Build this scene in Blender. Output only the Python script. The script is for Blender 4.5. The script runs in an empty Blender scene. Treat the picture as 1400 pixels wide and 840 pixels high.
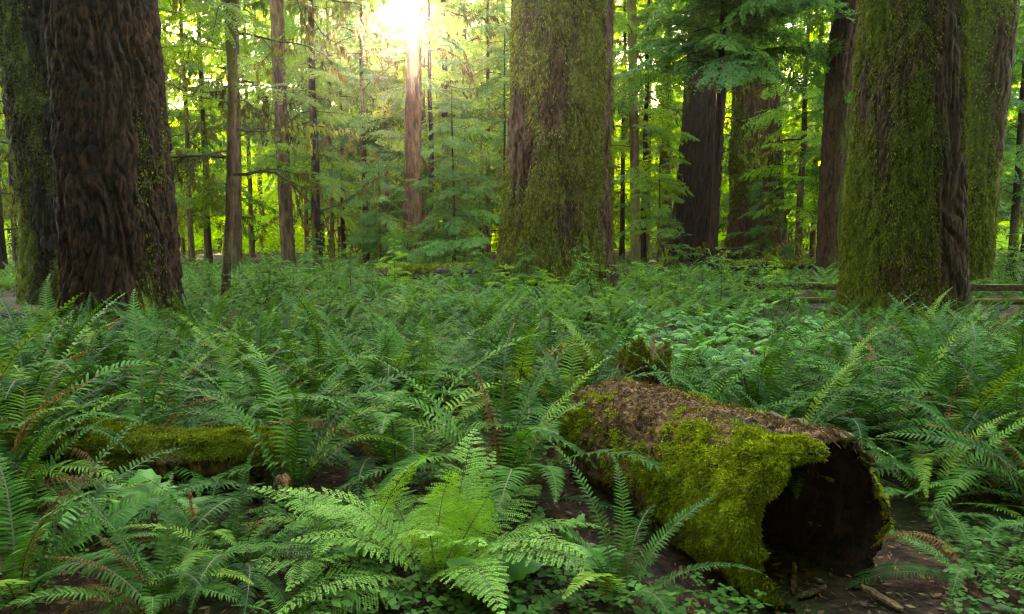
import bpy, math, random
import numpy as np
from mathutils import Vector, Matrix, Euler

# ------------------------------------------------------------------ camera, sky, sun, exposure
scn = bpy.context.scene
col = scn.collection
R_ = math.radians
F = 1000.0                      # focal length in photograph pixels (1400 wide)
CAMZ = 1.6
PITCH = math.atan(100 / F)
cam = bpy.data.cameras.new('camera'); camo = bpy.data.objects.new('camera', cam); col.objects.link(camo)
cam.sensor_width = 36; cam.lens = F / 1400 * 36; cam.clip_start = .05; cam.clip_end = 2000
camo.location = (0, 0, CAMZ); camo.rotation_euler = (math.pi / 2 - PITCH, 0, 0)
scn.camera = camo

SUN_EL, SUN_AZ = R_(16.6), math.atan(-150 / F)      # azimuth measured from +Y towards +X
SUN = Vector((math.sin(SUN_AZ) * math.cos(SUN_EL), math.cos(SUN_AZ) * math.cos(SUN_EL), math.sin(SUN_EL)))
world = bpy.data.worlds.new('World'); scn.world = world; world.use_nodes = True
wn, wl = world.node_tree.nodes, world.node_tree.links
wn.clear()
sky = wn.new('ShaderNodeTexSky'); sky.sky_type = 'NISHITA'; sky.sun_disc = False
sky.sun_elevation = SUN_EL; sky.sun_rotation = SUN_AZ; sky.air_density = 1.0; sky.dust_density = 1.5
bg = wn.new('ShaderNodeBackground'); bg.inputs['Strength'].default_value = .15
wo = wn.new('ShaderNodeOutputWorld')
tc = wn.new('ShaderNodeTexCoord')
dot = wn.new('ShaderNodeVectorMath'); dot.operation = 'DOT_PRODUCT'; dot.inputs[1].default_value = SUN
wl.new(tc.outputs['Generated'], dot.inputs[0])
def wmath(op, a, b):
    n = wn.new('ShaderNodeMath'); n.operation = op
    for i, v in enumerate((a, b)):
        if isinstance(v, (int, float)): n.inputs[i].default_value = v
        else: wl.new(v, n.inputs[i])
    return n.outputs[0]
base = wmath('MAXIMUM', dot.outputs['Value'], 0.0)
aur = wmath('ADD', wmath('MULTIPLY', wmath('POWER', base, 14000), 900.0),
            wmath('MULTIPLY', wmath('POWER', base, 1500), 4.0))     # hazy sun and the aureole round it
bga = wn.new('ShaderNodeBackground'); bga.inputs['Color'].default_value = (1, .86, .52, 1)
wl.new(wmath('MULTIPLY', aur, .15), bga.inputs['Strength'])
add = wn.new('ShaderNodeAddShader')
wl.new(sky.outputs[0], bg.inputs['Color'])
wl.new(bg.outputs[0], add.inputs[0]); wl.new(bga.outputs[0], add.inputs[1]); wl.new(add.outputs[0], wo.inputs[0])

sl = bpy.data.lights.new('sun', 'SUN'); sl.energy = 5.0; sl.angle = R_(.5); sl.color = (1, .87, .62)
so = bpy.data.objects.new('sun', sl); col.objects.link(so); so.location = (0, 0, 40)
so.rotation_euler = SUN.to_track_quat('Z', 'Y').to_euler()

scn.view_settings.view_transform = 'Standard'; scn.view_settings.look = 'None'
scn.view_settings.gamma = 1.0; scn.view_settings.exposure = 4.85; scn.view_settings.use_curve_mapping = False
scn.view_settings.use_white_balance = True; scn.view_settings.white_balance_temperature = 8800; scn.view_settings.white_balance_tint = 10   # the photographer's shade setting
scn.render.engine = 'CYCLES'
cy = scn.cycles
cy.max_bounces = 5; cy.diffuse_bounces = 2; cy.glossy_bounces = 2; cy.transmission_bounces = 4; cy.volume_bounces = 0
cy.use_denoising = True; cy.denoising_prefilter = 'NONE'; cy.use_adaptive_sampling = False; cy.sample_clamp_indirect = 1.0; cy.filter_width = 1.3; cy.caustics_reflective = False; cy.caustics_refractive = False

# ------------------------------------------------------------------ helpers
rng = np.random.default_rng(11)
random.seed(11)
CA, SA = math.cos(PITCH), math.sin(PITCH)
def ray(px, py):
    u, v = (px - 700) / F, (420 - py) / F
    return np.array([u, CA + v * SA, -SA + v * CA])
def at(px, py, D):
    d = ray(px, py); return np.array([0, 0, CAMZ]) + d * (D / d[1])
def project(p):
    x, y, z = p[0], p[1], p[2] - CAMZ
    f = y * CA - z * SA; u = y * SA + z * CA
    return 700 + F * x / f, 420 - F * u / f

_perm = np.random.default_rng(5).permutation(256); _perm = np.concatenate([_perm, _perm, _perm])
_grad = np.random.default_rng(6).normal(size=(256, 3)); _grad /= np.linalg.norm(_grad, axis=1)[:, None]
def pn(x, y, z):
    x, y, z = np.broadcast_arrays(np.asarray(x, float), np.asarray(y, float), np.asarray(z, float))
    xi, yi, zi = (np.floor(v).astype(int) for v in (x, y, z))
    xf, yf, zf = x - xi, y - yi, z - zi
    u, v, w = (t * t * t * (t * (t * 6 - 15) + 10) for t in (xf, yf, zf))
    out = 0
    for i in (0, 1):
        for j in (0, 1):
            for k in (0, 1):
                h = _perm[_perm[_perm[(xi + i) & 255] + ((yi + j) & 255)] + ((zi + k) & 255)]
                g = _grad[h]
                d = g[..., 0] * (xf - i) + g[..., 1] * (yf - j) + g[..., 2] * (zf - k)
                out = out + d * (u if i else 1 - u) * (v if j else 1 - v) * (w if k else 1 - w)
    return out * 1.6
def fbm(x, y, z, o=3):
    s, a = 0, 1
    for i in range(o):
        s = s + a * pn(x * 2 ** i + 7.3 * i, y * 2 ** i, z * 2 ** i); a *= .5
    return s

def gz(x, y):
    x = np.asarray(x, float); y = np.asarray(y, float)
    h = .10 * pn(x * .35, y * .35, 3.1) + .05 * pn(x * 1.3, y * 1.3, 8.2)
    h = h * np.clip((y - 1.0) / 3.0, .15, 1)
    h = h + .35 * pn(x * .05, y * .05, 1.7) * np.clip((y - 14) / 25, 0, 1)
    return h + .42 * np.clip(y - 82, 0, 66) * (.9 + .25 * pn(x * .025, 2.2, 0))        # slope behind, added to cover bright sky between the trunks
def ground_at(px, py):
    d = ray(px, py); D = 5.0; z = 0.0
    for _ in range(12):
        t = (z - CAMZ) / d[2]; p = np.array([0, 0, CAMZ]) + d * t; z = float(gz(p[0], p[1]))
    return np.array([p[0], p[1], z])

def mk_mesh(name, V, T, mats, mi=None, smooth=False, attrs=None):
    V = np.asarray(V, np.float32); T = np.asarray(T, np.int32)
    me = bpy.data.meshes.new(name)
    me.vertices.add(len(V)); me.vertices.foreach_set('co', V.ravel())
    me.loops.add(len(T) * 3); me.loops.foreach_set('vertex_index', T.ravel())
    me.polygons.add(len(T)); me.polygons.foreach_set('loop_start', np.arange(0, len(T) * 3, 3, dtype=np.int32))
    me.polygons.foreach_set('loop_total', np.full(len(T), 3, np.int32))
    for m in (mats if isinstance(mats, (list, tuple)) else [mats]): me.materials.append(m)
    if mi is not None: me.polygons.foreach_set('material_index', np.asarray(mi, np.int32))
    me.polygons.foreach_set('use_smooth', np.full(len(T), smooth))
    me.update(calc_edges=True); me.validate()
    for k, a in (attrs or {}).items():
        at_ = me.attributes.new(k, 'FLOAT', 'POINT'); at_.data.foreach_set('value', np.asarray(a, np.float32))
    return me
def link(name, me, parent=None, loc=(0, 0, 0), rot=(0, 0, 0), sc=1.0):
    o = bpy.data.objects.new(name, me); col.objects.link(o)
    if parent is not None: o.parent = parent
    o.location = loc; o.rotation_euler = rot
    o.scale = (sc, sc, sc) if isinstance(sc, (int, float)) else sc
    return o
def tag(o, label=None, cat=None, group=None, kind=None):
    for k, v in (('label', label), ('category', cat), ('group', group), ('kind', kind)):
        if v: o[k] = v
    return o
def grid_tris(nr, nc, wrap=True):
    r = np.arange(nr - 1)[:, None]; c = np.arange(nc if wrap else nc - 1)[None, :]
    a = r * nc + c; b = r * nc + (c + 1) % nc; d = (r + 1) * nc + c; e = (r + 1) * nc + (c + 1) % nc
    return np.concatenate([np.stack([a, b, e], -1).reshape(-1, 3), np.stack([a, e, d], -1).reshape(-1, 3)])
def rotm(rx, ry, rz): return np.array(Euler((rx, ry, rz)).to_matrix())
def merge(variants, insts):
    """variants: [(V, T)]; insts: [(i, loc, 3x3 matrix, rnd)] -> one V, T, rnd"""
    Vs, Ts, As, n = [], [], [], 0
    for i, loc, M, r in insts:
        V, T = variants[i][:2]
        Vs.append(V @ M.T + loc); Ts.append(T + n); As.append(np.full(len(V), r)); n += len(V)
    return np.concatenate(Vs), np.concatenate(Ts), np.concatenate(As)
def tube(path, radii, sides=6, cap=True):
    P = np.asarray(path, float); n = len(P); r = np.broadcast_to(np.asarray(radii, float), (n,))
    t = np.gradient(P, axis=0); t /= np.linalg.norm(t, axis=1)[:, None] + 1e-9
    ref = np.array([0, 0, 1.0]) if abs(t[:, 2]).mean() < .8 else np.array([1.0, 0, 0])
    a = np.cross(t, ref); a /= np.linalg.norm(a, axis=1)[:, None] + 1e-9; b = np.cross(a, t)
    th = np.linspace(0, 2 * math.pi, sides, endpoint=False)
    V = P[:, None] + r[:, None, None] * (a[:, None] * np.cos(th)[None, :, None] + b[:, None] * np.sin(th)[None, :, None])
    V = V.reshape(-1, 3); T = grid_tris(n, sides)
    if cap:
        V = np.vstack([V, P[0], P[-1]]); k = np.arange(sides); s0, s1 = n * sides, n * sides + 1
        T = np.vstack([T, np.stack([np.full(sides, s0), (k + 1) % sides, k], -1), np.stack([np.full(sides, s1), (n - 1) * sides + k, (n - 1) * sides + (k + 1) % sides], -1)])
    return V, T
def join(parts):
    Vs, Ts, Ms, n = [], [], [], 0
    for k, (V, T) in parts:
        Vs.append(V); Ts.append(T + n); Ms.append(np.full(len(T), k)); n += len(V)
    return np.concatenate(Vs), np.concatenate(Ts), np.concatenate(Ms)

# ------------------------------------------------------------------ materials
def nodes(name):
    m = bpy.data.materials.new(name); m.use_nodes = True
    nt = m.node_tree; nt.nodes.clear()
    return m, nt.nodes, nt.links
def rgb(c): return (*c, 1)
def leaf_mat(name, c1, c2, c3=None, trans=.38, rough=.5, tint=(1.25, 1.25, .45), spec=.3, tc_boost=1.0):
    m, n, l = nodes(name)
    oi = n.new('ShaderNodeObjectInfo'); at_ = n.new('ShaderNodeAttribute'); at_.attribute_name = 'rnd'
    ad = n.new('ShaderNodeMath'); ad.operation = 'ADD'; l.new(oi.outputs['Random'], ad.inputs[0]); l.new(at_.outputs['Fac'], ad.inputs[1])
    fr = n.new('ShaderNodeMath'); fr.operation = 'FRACT'; l.new(ad.outputs[0], fr.inputs[0])
    cr = n.new('ShaderNodeValToRGB'); l.new(fr.outputs[0], cr.inputs[0])
    cr.color_ramp.elements[0].color = rgb(c1); cr.color_ramp.elements[1].color = rgb(c2)
    if c3: e = cr.color_ramp.elements.new(.85); e.color = rgb(c2); cr.color_ramp.elements[-1].color = rgb(c3)
    ge = n.new('ShaderNodeNewGeometry'); no = n.new('ShaderNodeTexNoise'); no.inputs['Scale'].default_value = 9; no.inputs['Detail'].default_value = 3
    l.new(ge.outputs['Position'], no.inputs['Vector'])
    mr = n.new('ShaderNodeMapRange'); mr.inputs[1].default_value = .3; mr.inputs[2].default_value = .7; mr.inputs[3].default_value = .65; mr.inputs[4].default_value = 1.35
    l.new(no.outputs[0], mr.inputs[0])
    mx = n.new('ShaderNodeVectorMath'); mx.operation = 'SCALE'; l.new(cr.outputs[0], mx.inputs[0]); l.new(mr.outputs[0], mx.inputs['Scale'])
    b = n.new('ShaderNodeBsdfPrincipled'); b.inputs['Roughness'].default_value = rough; b.inputs['Specular IOR Level'].default_value = spec
    l.new(mx.outputs[0], b.inputs['Base Color'])
    tm = n.new('ShaderNodeVectorMath'); tm.operation = 'MULTIPLY'; l.new(mx.outputs[0], tm.inputs[0]); tm.inputs[1].default_value = [t * tc_boost for t in tint]
    tr = n.new('ShaderNodeBsdfTranslucent'); l.new(tm.outputs[0], tr.inputs['Color'])
    ms = n.new('ShaderNodeMixShader'); ms.inputs[0].default_value = trans
    l.new(b.outputs[0], ms.inputs[1]); l.new(tr.outputs[0], ms.inputs[2])
    o = n.new('ShaderNodeOutputMaterial'); l.new(ms.outputs[0], o.inputs[0])
    return m
def bark_mat(name, cd, cl, moss=((.05, .07, .012), (.12, .15, .02)), scale=6, stretch=.18, rough=.9, bump=.6, lichen=0.0):
    m, n, l = nodes(name)
    tc_ = n.new('ShaderNodeTexCoord'); mp = n.new('ShaderNodeMapping'); mp.inputs['Scale'].default_value = (1, 1, stretch)
    l.new(tc_.outputs['Object'], mp.inputs[0])
    n1 = n.new('ShaderNodeTexNoise'); n1.inputs['Scale'].default_value = scale; n1.inputs['Detail'].default_value = 8; n1.inputs['Roughness'].default_value = .65; n1.inputs['Distortion'].default_value = .6
    l.new(mp.outputs[0], n1.inputs['Vector'])
    n2 = n.new('ShaderNodeTexNoise'); n2.inputs['Scale'].default_value = 1.7; n2.inputs['Detail'].default_value = 4
    l.new(tc_.outputs['Object'], n2.inputs['Vector'])
    cr = n.new('ShaderNodeValToRGB'); l.new(n1.outputs[0], cr.inputs[0])
    cr.color_ramp.elements[0].color = rgb(cd); cr.color_ramp.elements[1].color = rgb(cl)
    cr.color_ramp.elements[0].position = .40; cr.color_ramp.elements[1].position = .66
    # moss by vertex amount, broken up with noise
    a = n.new('ShaderNodeAttribute'); a.attribute_name = 'moss'
    n3 = n.new('ShaderNodeTexNoise'); n3.inputs['Scale'].default_value = scale * 2.2; n3.inputs['Detail'].default_value = 6
    l.new(tc_.outputs['Object'], n3.inputs['Vector'])
    s = n.new('ShaderNodeMath'); s.operation = 'ADD'; l.new(a.outputs['Fac'], s.inputs[0]); l.new(n3.outputs[0], s.inputs[1])
    mr = n.new('ShaderNodeMapRange'); mr.inputs[1].default_value = .86; mr.inputs[2].default_value = 1.16; l.new(s.outputs[0], mr.inputs[0])
    mc = n.new('ShaderNodeValToRGB'); l.new(n2.outputs[0], mc.inputs[0])
    mc.color_ramp.elements[0].color = rgb(moss[0]); mc.color_ramp.elements[1].color = rgb(moss[1])
    mc.color_ramp.elements[0].position = .3; mc.color_ramp.elements[1].position = .7
    mx = n.new('ShaderNodeMix'); mx.data_type = 'RGBA'
    l.new(mr.outputs[0], mx.inputs['Factor']); l.new(cr.outputs[0], mx.inputs['A']); l.new(mc.outputs[0], mx.inputs['B'])
    b = n.new('ShaderNodeBsdfPrincipled'); b.inputs['Roughness'].default_value = rough; b.inputs['Specular IOR Level'].default_value = .2
    l.new(mx.outputs['Result'], b.inputs['Base Color'])
    bp = n.new('ShaderNodeBump'); bp.inputs['Strength'].default_value = min(1, bump * 1.5); bp.inputs['Distance'].default_value = .05
    l.new(n1.outputs[0], bp.inputs['Height']); l.new(bp.outputs[0], b.inputs['Normal'])
    o = n.new('ShaderNodeOutputMaterial'); l.new(b.outputs[0], o.inputs[0])
    return m
def ground_mat():
    m, n, l = nodes('forest_floor')
    tc_ = n.new('ShaderNodeTexCoord')
    a = n.new('ShaderNodeTexNoise'); a.inputs['Scale'].default_value = 14; a.inputs['Detail'].default_value = 9; a.inputs['Roughness'].default_value = .7
    c = n.new('ShaderNodeTexNoise'); c.inputs['Scale'].default_value = 1.1; c.inputs['Detail'].default_value = 5
    l.new(tc_.outputs['Object'], a.inputs['Vector']); l.new(tc_.outputs['Object'], c.inputs['Vector'])
    cr = n.new('ShaderNodeValToRGB'); l.new(a.outputs[0], cr.inputs[0])
    e = cr.color_ramp.elements; e[0].color = (.012, .008, .005, 1); e[0].position = .32; e[1].color = (.12, .056, .024, 1); e[1].position = .7
    k = cr.color_ramp.elements.new(.5); k.color = (.05, .028, .016, 1)
    g = n.new('ShaderNodeValToRGB'); l.new(c.outputs[0], g.inputs[0]); g.color_ramp.elements[0].position = .52; g.color_ramp.elements[1].position = .66
    mx = n.new('ShaderNodeMix'); mx.data_type = 'RGBA'; l.new(g.outputs[0], mx.inputs['Factor']); l.new(cr.outputs[0], mx.inputs['A']); mx.inputs['B'].default_value = (.045, .07, .014, 1)
    b = n.new('ShaderNodeBsdfPrincipled'); b.inputs['Roughness'].default_value = .95; b.inputs['Specular IOR Level'].default_value = .15
    l.new(mx.outputs['Result'], b.inputs['Base Color'])
    bp = n.new('ShaderNodeBump'); bp.inputs['Strength'].default_value = .9; bp.inputs['Distance'].default_value = .04
    l.new(a.outputs[0], bp.inputs['Height']); l.new(bp.outputs[0], b.inputs['Normal'])
    o = n.new('ShaderNodeOutputMaterial'); l.new(b.outputs[0], o.inputs[0])
    return m

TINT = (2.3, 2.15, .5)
M = dict(
    sword=leaf_mat('sword_fern_green', (.013, .052, .012), (.060, .180, .024), (.17, .28, .030), trans=.20, rough=.6, spec=.05),
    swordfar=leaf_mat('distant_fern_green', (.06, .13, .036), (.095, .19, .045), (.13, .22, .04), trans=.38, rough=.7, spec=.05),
    lady=leaf_mat('lady_fern_green', (.15, .33, .045), (.22, .43, .055), trans=.24, rough=.55, spec=.15),
    brown=leaf_mat('dead_frond_brown', (.13, .06, .02), (.24, .115, .035), trans=.25, rough=.8, tint=(1.2, .9, .6)),
    stalk=leaf_mat('stalk', (.07, .07, .025), (.11, .10, .035), trans=.05, rough=.7),
    broad=leaf_mat('broad_leaf', (.06, .18, .036), (.12, .31, .052), trans=.3, rough=.55, spec=.2),
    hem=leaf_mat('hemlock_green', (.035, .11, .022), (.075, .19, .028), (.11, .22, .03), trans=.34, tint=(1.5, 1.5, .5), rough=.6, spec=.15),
    hembright=leaf_mat('hemlock_bright_green', (.09, .21, .022), (.17, .31, .028), trans=.52, tint=TINT, rough=.6, spec=.15),  # brighter, yellower green than the other hemlock foliage
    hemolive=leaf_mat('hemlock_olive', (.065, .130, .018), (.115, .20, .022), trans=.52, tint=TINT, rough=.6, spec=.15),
    maple=leaf_mat('maple_leaf', (.15, .30, .025), (.26, .41, .03), (.32, .40, .028), trans=.62, tint=(1.9, 1.7, .4), rough=.6, spec=.15),
    shrub=leaf_mat('shrub_leaf', (.07, .18, .035), (.12, .26, .045), trans=.48, tint=(1.9, 1.8, .5), rough=.6, spec=.15),
    moss=leaf_mat('moss_bright', (.095, .085, .016), (.24, .31, .024), (.46, .53, .042), trans=.25, rough=.9, spec=.1),
    mossdark=leaf_mat('moss_olive', (.055, .048, .010), (.135, .15, .015), (.21, .23, .02), trans=.25, rough=.9, spec=.1),
    litter=leaf_mat('litter_leaf', (.09, .045, .02), (.20, .105, .042), (.30, .19, .075), trans=.1, rough=.85),
    clover=leaf_mat('clover', (.03, .10, .018), (.09, .22, .035), trans=.3, rough=.6, spec=.08),
    twig=bark_mat('twig_bark', (.02, .014, .009), (.07, .05, .03), scale=20, stretch=1),
    red=bark_mat('red_fir_bark', (.003, .0015, .0008), (.055, .021, .0075), scale=14, stretch=.32),
    grey=bark_mat('grey_fir_bark', (.005, .004, .003), (.040, .032, .019), scale=11, stretch=.3),
    dark=bark_mat('dark_cedar_bark', (.006, .003, .0015), (.042, .018, .008), scale=11, stretch=.14),
    brownb=bark_mat('brown_bark', (.022, .011, .005), (.125, .055, .022), scale=9, stretch=.2),
    purple=bark_mat('purple_brown_bark', (.011, .005, .002), (.082, .038, .013), moss=((.045, .058, .008), (.11, .13, .014)), scale=12, stretch=.28),
    thin=bark_mat('thin_trunk_bark', (.03, .017, .009), (.135, .078, .036), moss=((.06, .06, .012), (.12, .13, .02)), scale=9, stretch=.2),
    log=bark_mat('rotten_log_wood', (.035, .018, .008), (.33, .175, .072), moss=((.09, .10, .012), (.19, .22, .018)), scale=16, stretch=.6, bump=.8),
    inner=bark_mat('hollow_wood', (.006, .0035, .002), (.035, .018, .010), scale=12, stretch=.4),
    slab=bark_mat('weathered_slab', (.035, .02, .012), (.27, .17, .09), moss=((.10, .12, .015), (.17, .19, .02)), scale=18, stretch=.3),
    chip=bark_mat('fresh_wood_chip', (.14, .075, .03), (.36, .22, .10), scale=20, stretch=.3),
    rail=bark_mat('fence_wood', (.03, .02, .012), (.12, .08, .045), moss=((.10, .12, .012), (.2, .22, .02)), scale=10, stretch=1),
    ground=ground_mat(),
)

# ------------------------------------------------------------------ ground
def build_ground():
    ys = np.concatenate([np.linspace(-30, 0, 16)[:-1], np.linspace(0, 16, 130)[:-1], np.geomspace(16, 420, 60)])
    xs = np.concatenate([-np.geomspace(14, 300, 30)[::-1][:-1], np.linspace(-14, 14, 190), np.geomspace(14, 300, 30)[1:]])
    X, Y = np.meshgrid(xs, ys)
    Z = gz(X, Y) + .02 * pn(X * 5, Y * 5, .3) * (Y < 18) * (abs(X) < 14)
    V = np.stack([X, Y, Z], -1).reshape(-1, 3)
    T = grid_tris(len(ys), len(xs), False)
    tag(link('ground', mk_mesh('ground', V, T, M['ground'], smooth=True)), 'brown forest floor of litter and soil', kind='structure')
build_ground()

# ------------------------------------------------------------------ moss blades scattered on a surface
def scatter_blades(V, T, w, n, length, width, seed, down=.6, out=.4, jit=.5):
    r = np.random.default_rng(seed)
    a, b, c = V[T[:, 0]], V[T[:, 1]], V[T[:, 2]]
    nv = np.cross(b - a, c - a); ar = np.linalg.norm(nv, axis=1); nv /= ar[:, None] + 1e-12
    p = ar * w; p = p / p.sum()
    k = r.choice(len(T), n, p=p)
    u = r.random((n, 2)); f = u.sum(1) > 1; u[f] = 1 - u[f]
    P = a[k] + (b - a)[k] * u[:, :1] + (c - a)[k] * u[:, 1:]
    N = nv[k]
    d = N * out + np.array([0, 0, -down]) + r.normal(size=(n, 3)) * jit * .5
    d -= N * np.minimum(0, (d * N).sum(1) - .08)[:, None]
    d /= np.linalg.norm(d, axis=1)[:, None]
    s = np.cross(d, N + r.normal(size=(n, 3)) * .4); s /= np.linalg.norm(s, axis=1)[:, None] + 1e-9
    L = length * r.uniform(.5, 1.3, n)[:, None]; W = width * r.uniform(.6, 1.3, n)[:, None]
    B = P - N * .004
    Vb = np.stack([B, P + d * L * .45 + s * W * .5 + N * L * .08, P + d * L + N * 0, P + d * L * .45 - s * W * .5 + N * L * .08], 1).reshape(-1, 3)
    i = np.arange(n)[:, None] * 4
    Tb = np.concatenate([i + np.array([[0, 1, 2]]), i + np.array([[0, 2, 3]])])
    return Vb, Tb, np.repeat(np.clip(r.normal(.45, .22, n) + .18 * pn(P[:, 0] * 3, P[:, 1] * 3, P[:, 2] * 3), 0, .99), 4)

# ------------------------------------------------------------------ trunks
def trunk_mesh(rows, D, mat, ztop, nth=40, dz=.2, depth=.02, freq=5, vs=6, flare=.35, flh=.5, lobes=5, moss=None, seed=0, knots=0):
    rows = sorted(rows, key=lambda q: -q[0])
    pts = [(at((xl + xr) / 2, py, D), (xr - xl) / 2 / F * D) for py, xl, xr in rows]
    z = np.array([p[0][2] for p in pts]); xc = np.array([p[0][0] for p in pts]); rr = np.array([p[1] for p in pts])
    x0 = float(np.interp(z[0], z, xc)); g = float(gz(x0, D))
    vtop = CAMZ + D * .34
    zs = np.concatenate([np.arange(g - .35, min(vtop, ztop), dz), np.linspace(min(vtop, ztop), ztop, 14)[1:]])
    X = np.interp(zs, z, xc); Rr = np.interp(zs, z, rr)
    up = zs > z[-1]
    if up.any() and len(z) > 1:
        s = (xc[-1] - xc[0]) / (z[-1] - z[0]); X[up] = xc[-1] + s * (zs[up] - z[-1])
        Rr[up] = np.maximum(rr[-1] * .12, rr[-1] * (1 - .65 * (zs[up] - z[-1]) / (ztop - z[-1] + 1e-6)))
    th = np.linspace(0, 2 * math.pi, nth, endpoint=False)
    TH, ZZ = np.meshgrid(th, zs); RR = Rr[:, None] + 0 * TH
    c, s = np.cos(TH), np.sin(TH)
    h = np.clip(ZZ - g, 0, None)
    lob = .5 + .5 * np.sin(TH * lobes + seed + 1.2 * pn(c * 1.5 + seed, s * 1.5, 0))
    RR = RR * (1 + flare * np.exp(-h / flh) * (.35 + .9 * lob))
    RR = RR * (1 + .05 * pn(c * 1.2 + seed, s * 1.2, ZZ * .25))
    px, py = RR * c, RR * s
    wx = .35 * pn(px * 1.3 + seed, py * 1.3, ZZ * .9); wz = .5 * pn(px * 2, py * 2 + seed, ZZ * .8)
    q = pn((px + wx * .5) * freq + seed, (py + wx * .5) * freq, (ZZ + wz) * freq / vs)
    q2 = pn(px * freq * 2.3, py * freq * 2.3 + seed, ZZ * freq * 2.3 / (vs * .45))
    q3 = pn(px * freq * 4.5, py * freq * 4.5 + seed, ZZ * freq * 1.6)
    disp = depth * (.3 - 1.25 * np.exp(-(q / .17) ** 2) - .45 * np.exp(-(q2 / .2) ** 2) + q2 * .3 + q3 * .22)
    RR = RR + disp
    V = np.stack([X[:, None] - x0 + RR * c, RR * s, ZZ - g], -1).reshape(-1, 3)
    T = grid_tris(len(zs), nth)
    mo = np.zeros(TH.shape) if moss is None else moss(TH, ZZ - g, px, py, q)
    me = mk_mesh('trunk', V, T, mat, smooth=True, attrs={'moss': np.clip(mo, 0, 1).ravel()})
    return me, V, T, mo.ravel(), np.array([x0, D, g])
def tree_root(name, loc, label, cat='tree', group=None):
    return tag(link(name, None, loc=loc), label, cat, group)
def add_moss(parent, V, T, mo, n, length, width, seed, mat='mossdark', down=.75, out=.22, name='moss', lo=.3, front=True, zmax=1e9):
    w = np.clip(mo[T].mean(1) - lo, 0, 1)
    cen = V[T].mean(1)
    w = w * (cen[:, 2] < zmax) * (cen[:, 2] > -.05)
    if front:
        nrm = np.cross(V[T[:, 1]] - V[T[:, 0]], V[T[:, 2]] - V[T[:, 0]]); w = w * (nrm[:, 1] < .35 * np.linalg.norm(nrm, axis=1))
    Vb, Tb, rn = scatter_blades(V, T, w, n, length, width, seed, down, out)
    return tag(link(name, mk_mesh(name, Vb, Tb, M[mat], attrs={'rnd': rn}), parent), kind='stuff')
def mossf(amount, side=None, sidew=0.0, low=0.0, seed=0.0, fr=.8):
    def f(TH, Z, px, py, q):
        m = amount + .55 * pn(px * fr + seed, py * fr, Z * fr * .35) + .22 * pn(px * 3, py * 3 + seed, Z * 1.1) - .25 * np.abs(q)
        if side is not None: m = m + sidew * np.cos(TH - side)
        return m + low * np.exp(-Z / .8)
    return f
TRUNKS = {}
def big(key, name, label, rows, D, mat, ztop, moss=None, tufts=None, **k):
    me, V, T, mo, loc = trunk_mesh(rows, D, M[mat], ztop, moss=moss, **k)
    root = tree_root(name, loc, label)
    link('trunk', me, root)
    if tufts: add_moss(root, V, T, mo, **tufts)
    TRUNKS[key] = (root, V, T, mo, loc)
    return root

W_, E_, S_ = math.pi, 0.0, -math.pi / 2
big('B', 'fir_tree', 'massive fir trunk with reddish dark furrowed bark and flared mossy foot',
    [(462, 99, 248), (400, 97, 241), (330, 91, 236), (130, 83, 216), (0, 75, 203)], 12.6, 'red', 24,
    moss=mossf(-.08, -.6, .16, .6, 3), tufts=dict(n=3500, length=.07, width=.022, seed=3, lo=.25, zmax=6.5), nth=340, dz=.03, depth=.085, freq=5.0, vs=7, flare=.30, flh=.38, lobes=6, seed=2)
big('A', 'fir_tree', 'grey green furrowed fir trunk standing close behind the reddish trunk',
    [(400, 44, 190), (300, 41, 180), (130, 20, 168), (0, 5, 158)], 17.2, 'grey', 26,
    moss=mossf(.46, W_, .15, .2, 8), tufts=dict(n=5000, length=.09, width=.03, seed=4, lo=.25, zmax=8), nth=240, dz=.045, depth=.1, freq=4.6, vs=8, flare=.12, flh=.5, seed=5)
big('G', 'fir_tree', 'widest trunk, shaggy with olive moss, dark bare strip down one edge',
    [(385, 676, 838), (340, 684, 834), (250, 692, 833), (100, 700, 835), (0, 707, 835)], 21.2, 'purple', 32,
    moss=lambda TH, Z, px, py, q: .60 + .65 * pn(px * .9, py * .9, Z * .4) + .2 * pn(px * 3, py * 3, Z) - .9 * np.exp(-((TH - (2 * math.pi - .38)) / .2) ** 2) - .5 * np.exp(-((TH - (math.pi + .65)) / .2) ** 2) * (.5 + pn(px, py, Z * .4 + 3)),
    tufts=dict(n=52000, length=.12, width=.024, seed=5, lo=.3, zmax=10), nth=300, dz=.06, depth=.09, freq=3.2, vs=6, flare=.06, flh=.7, seed=9)
big('L', 'fir_tree', 'thick mossy trunk rising directly in front of the low rail fence',
    [(452, 1146, 1322), (400, 1155, 1311), (300, 1163, 1306), (150, 1174, 1308), (0, 1186, 1311)], 13.0, 'purple', 25,
    moss=lambda TH, Z, px, py, q: .47 + .14 * np.cos(TH - math.pi) + .62 * pn(px * 1.1 + 4, py * 1.1, Z * .35) + .2 * pn(px * 4, py * 4, Z * 1.5) + .3 * np.exp(-Z / .7),
    tufts=dict(n=40000, length=.07, width=.016, seed=6, lo=.28, zmax=6.6), nth=300, dz=.035, depth=.045, freq=5.5, vs=7, flare=.12, flh=.4, lobes=7, seed=14)
big('Mm', 'fir_tree', 'leaning mossy trunk beyond the rail fence, beside the thick mossy trunk',
    [(405, 1297, 1348), (250, 1307, 1362), (0, 1325, 1388)], 20.0, 'purple', 26,
    moss=mossf(.64, W_, .2, .2, 21), tufts=dict(n=9000, length=.11, width=.04, seed=7, lo=.3, zmax=9), nth=130, dz=.07, depth=.04, freq=5, vs=6, flare=.08, seed=20)
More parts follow.
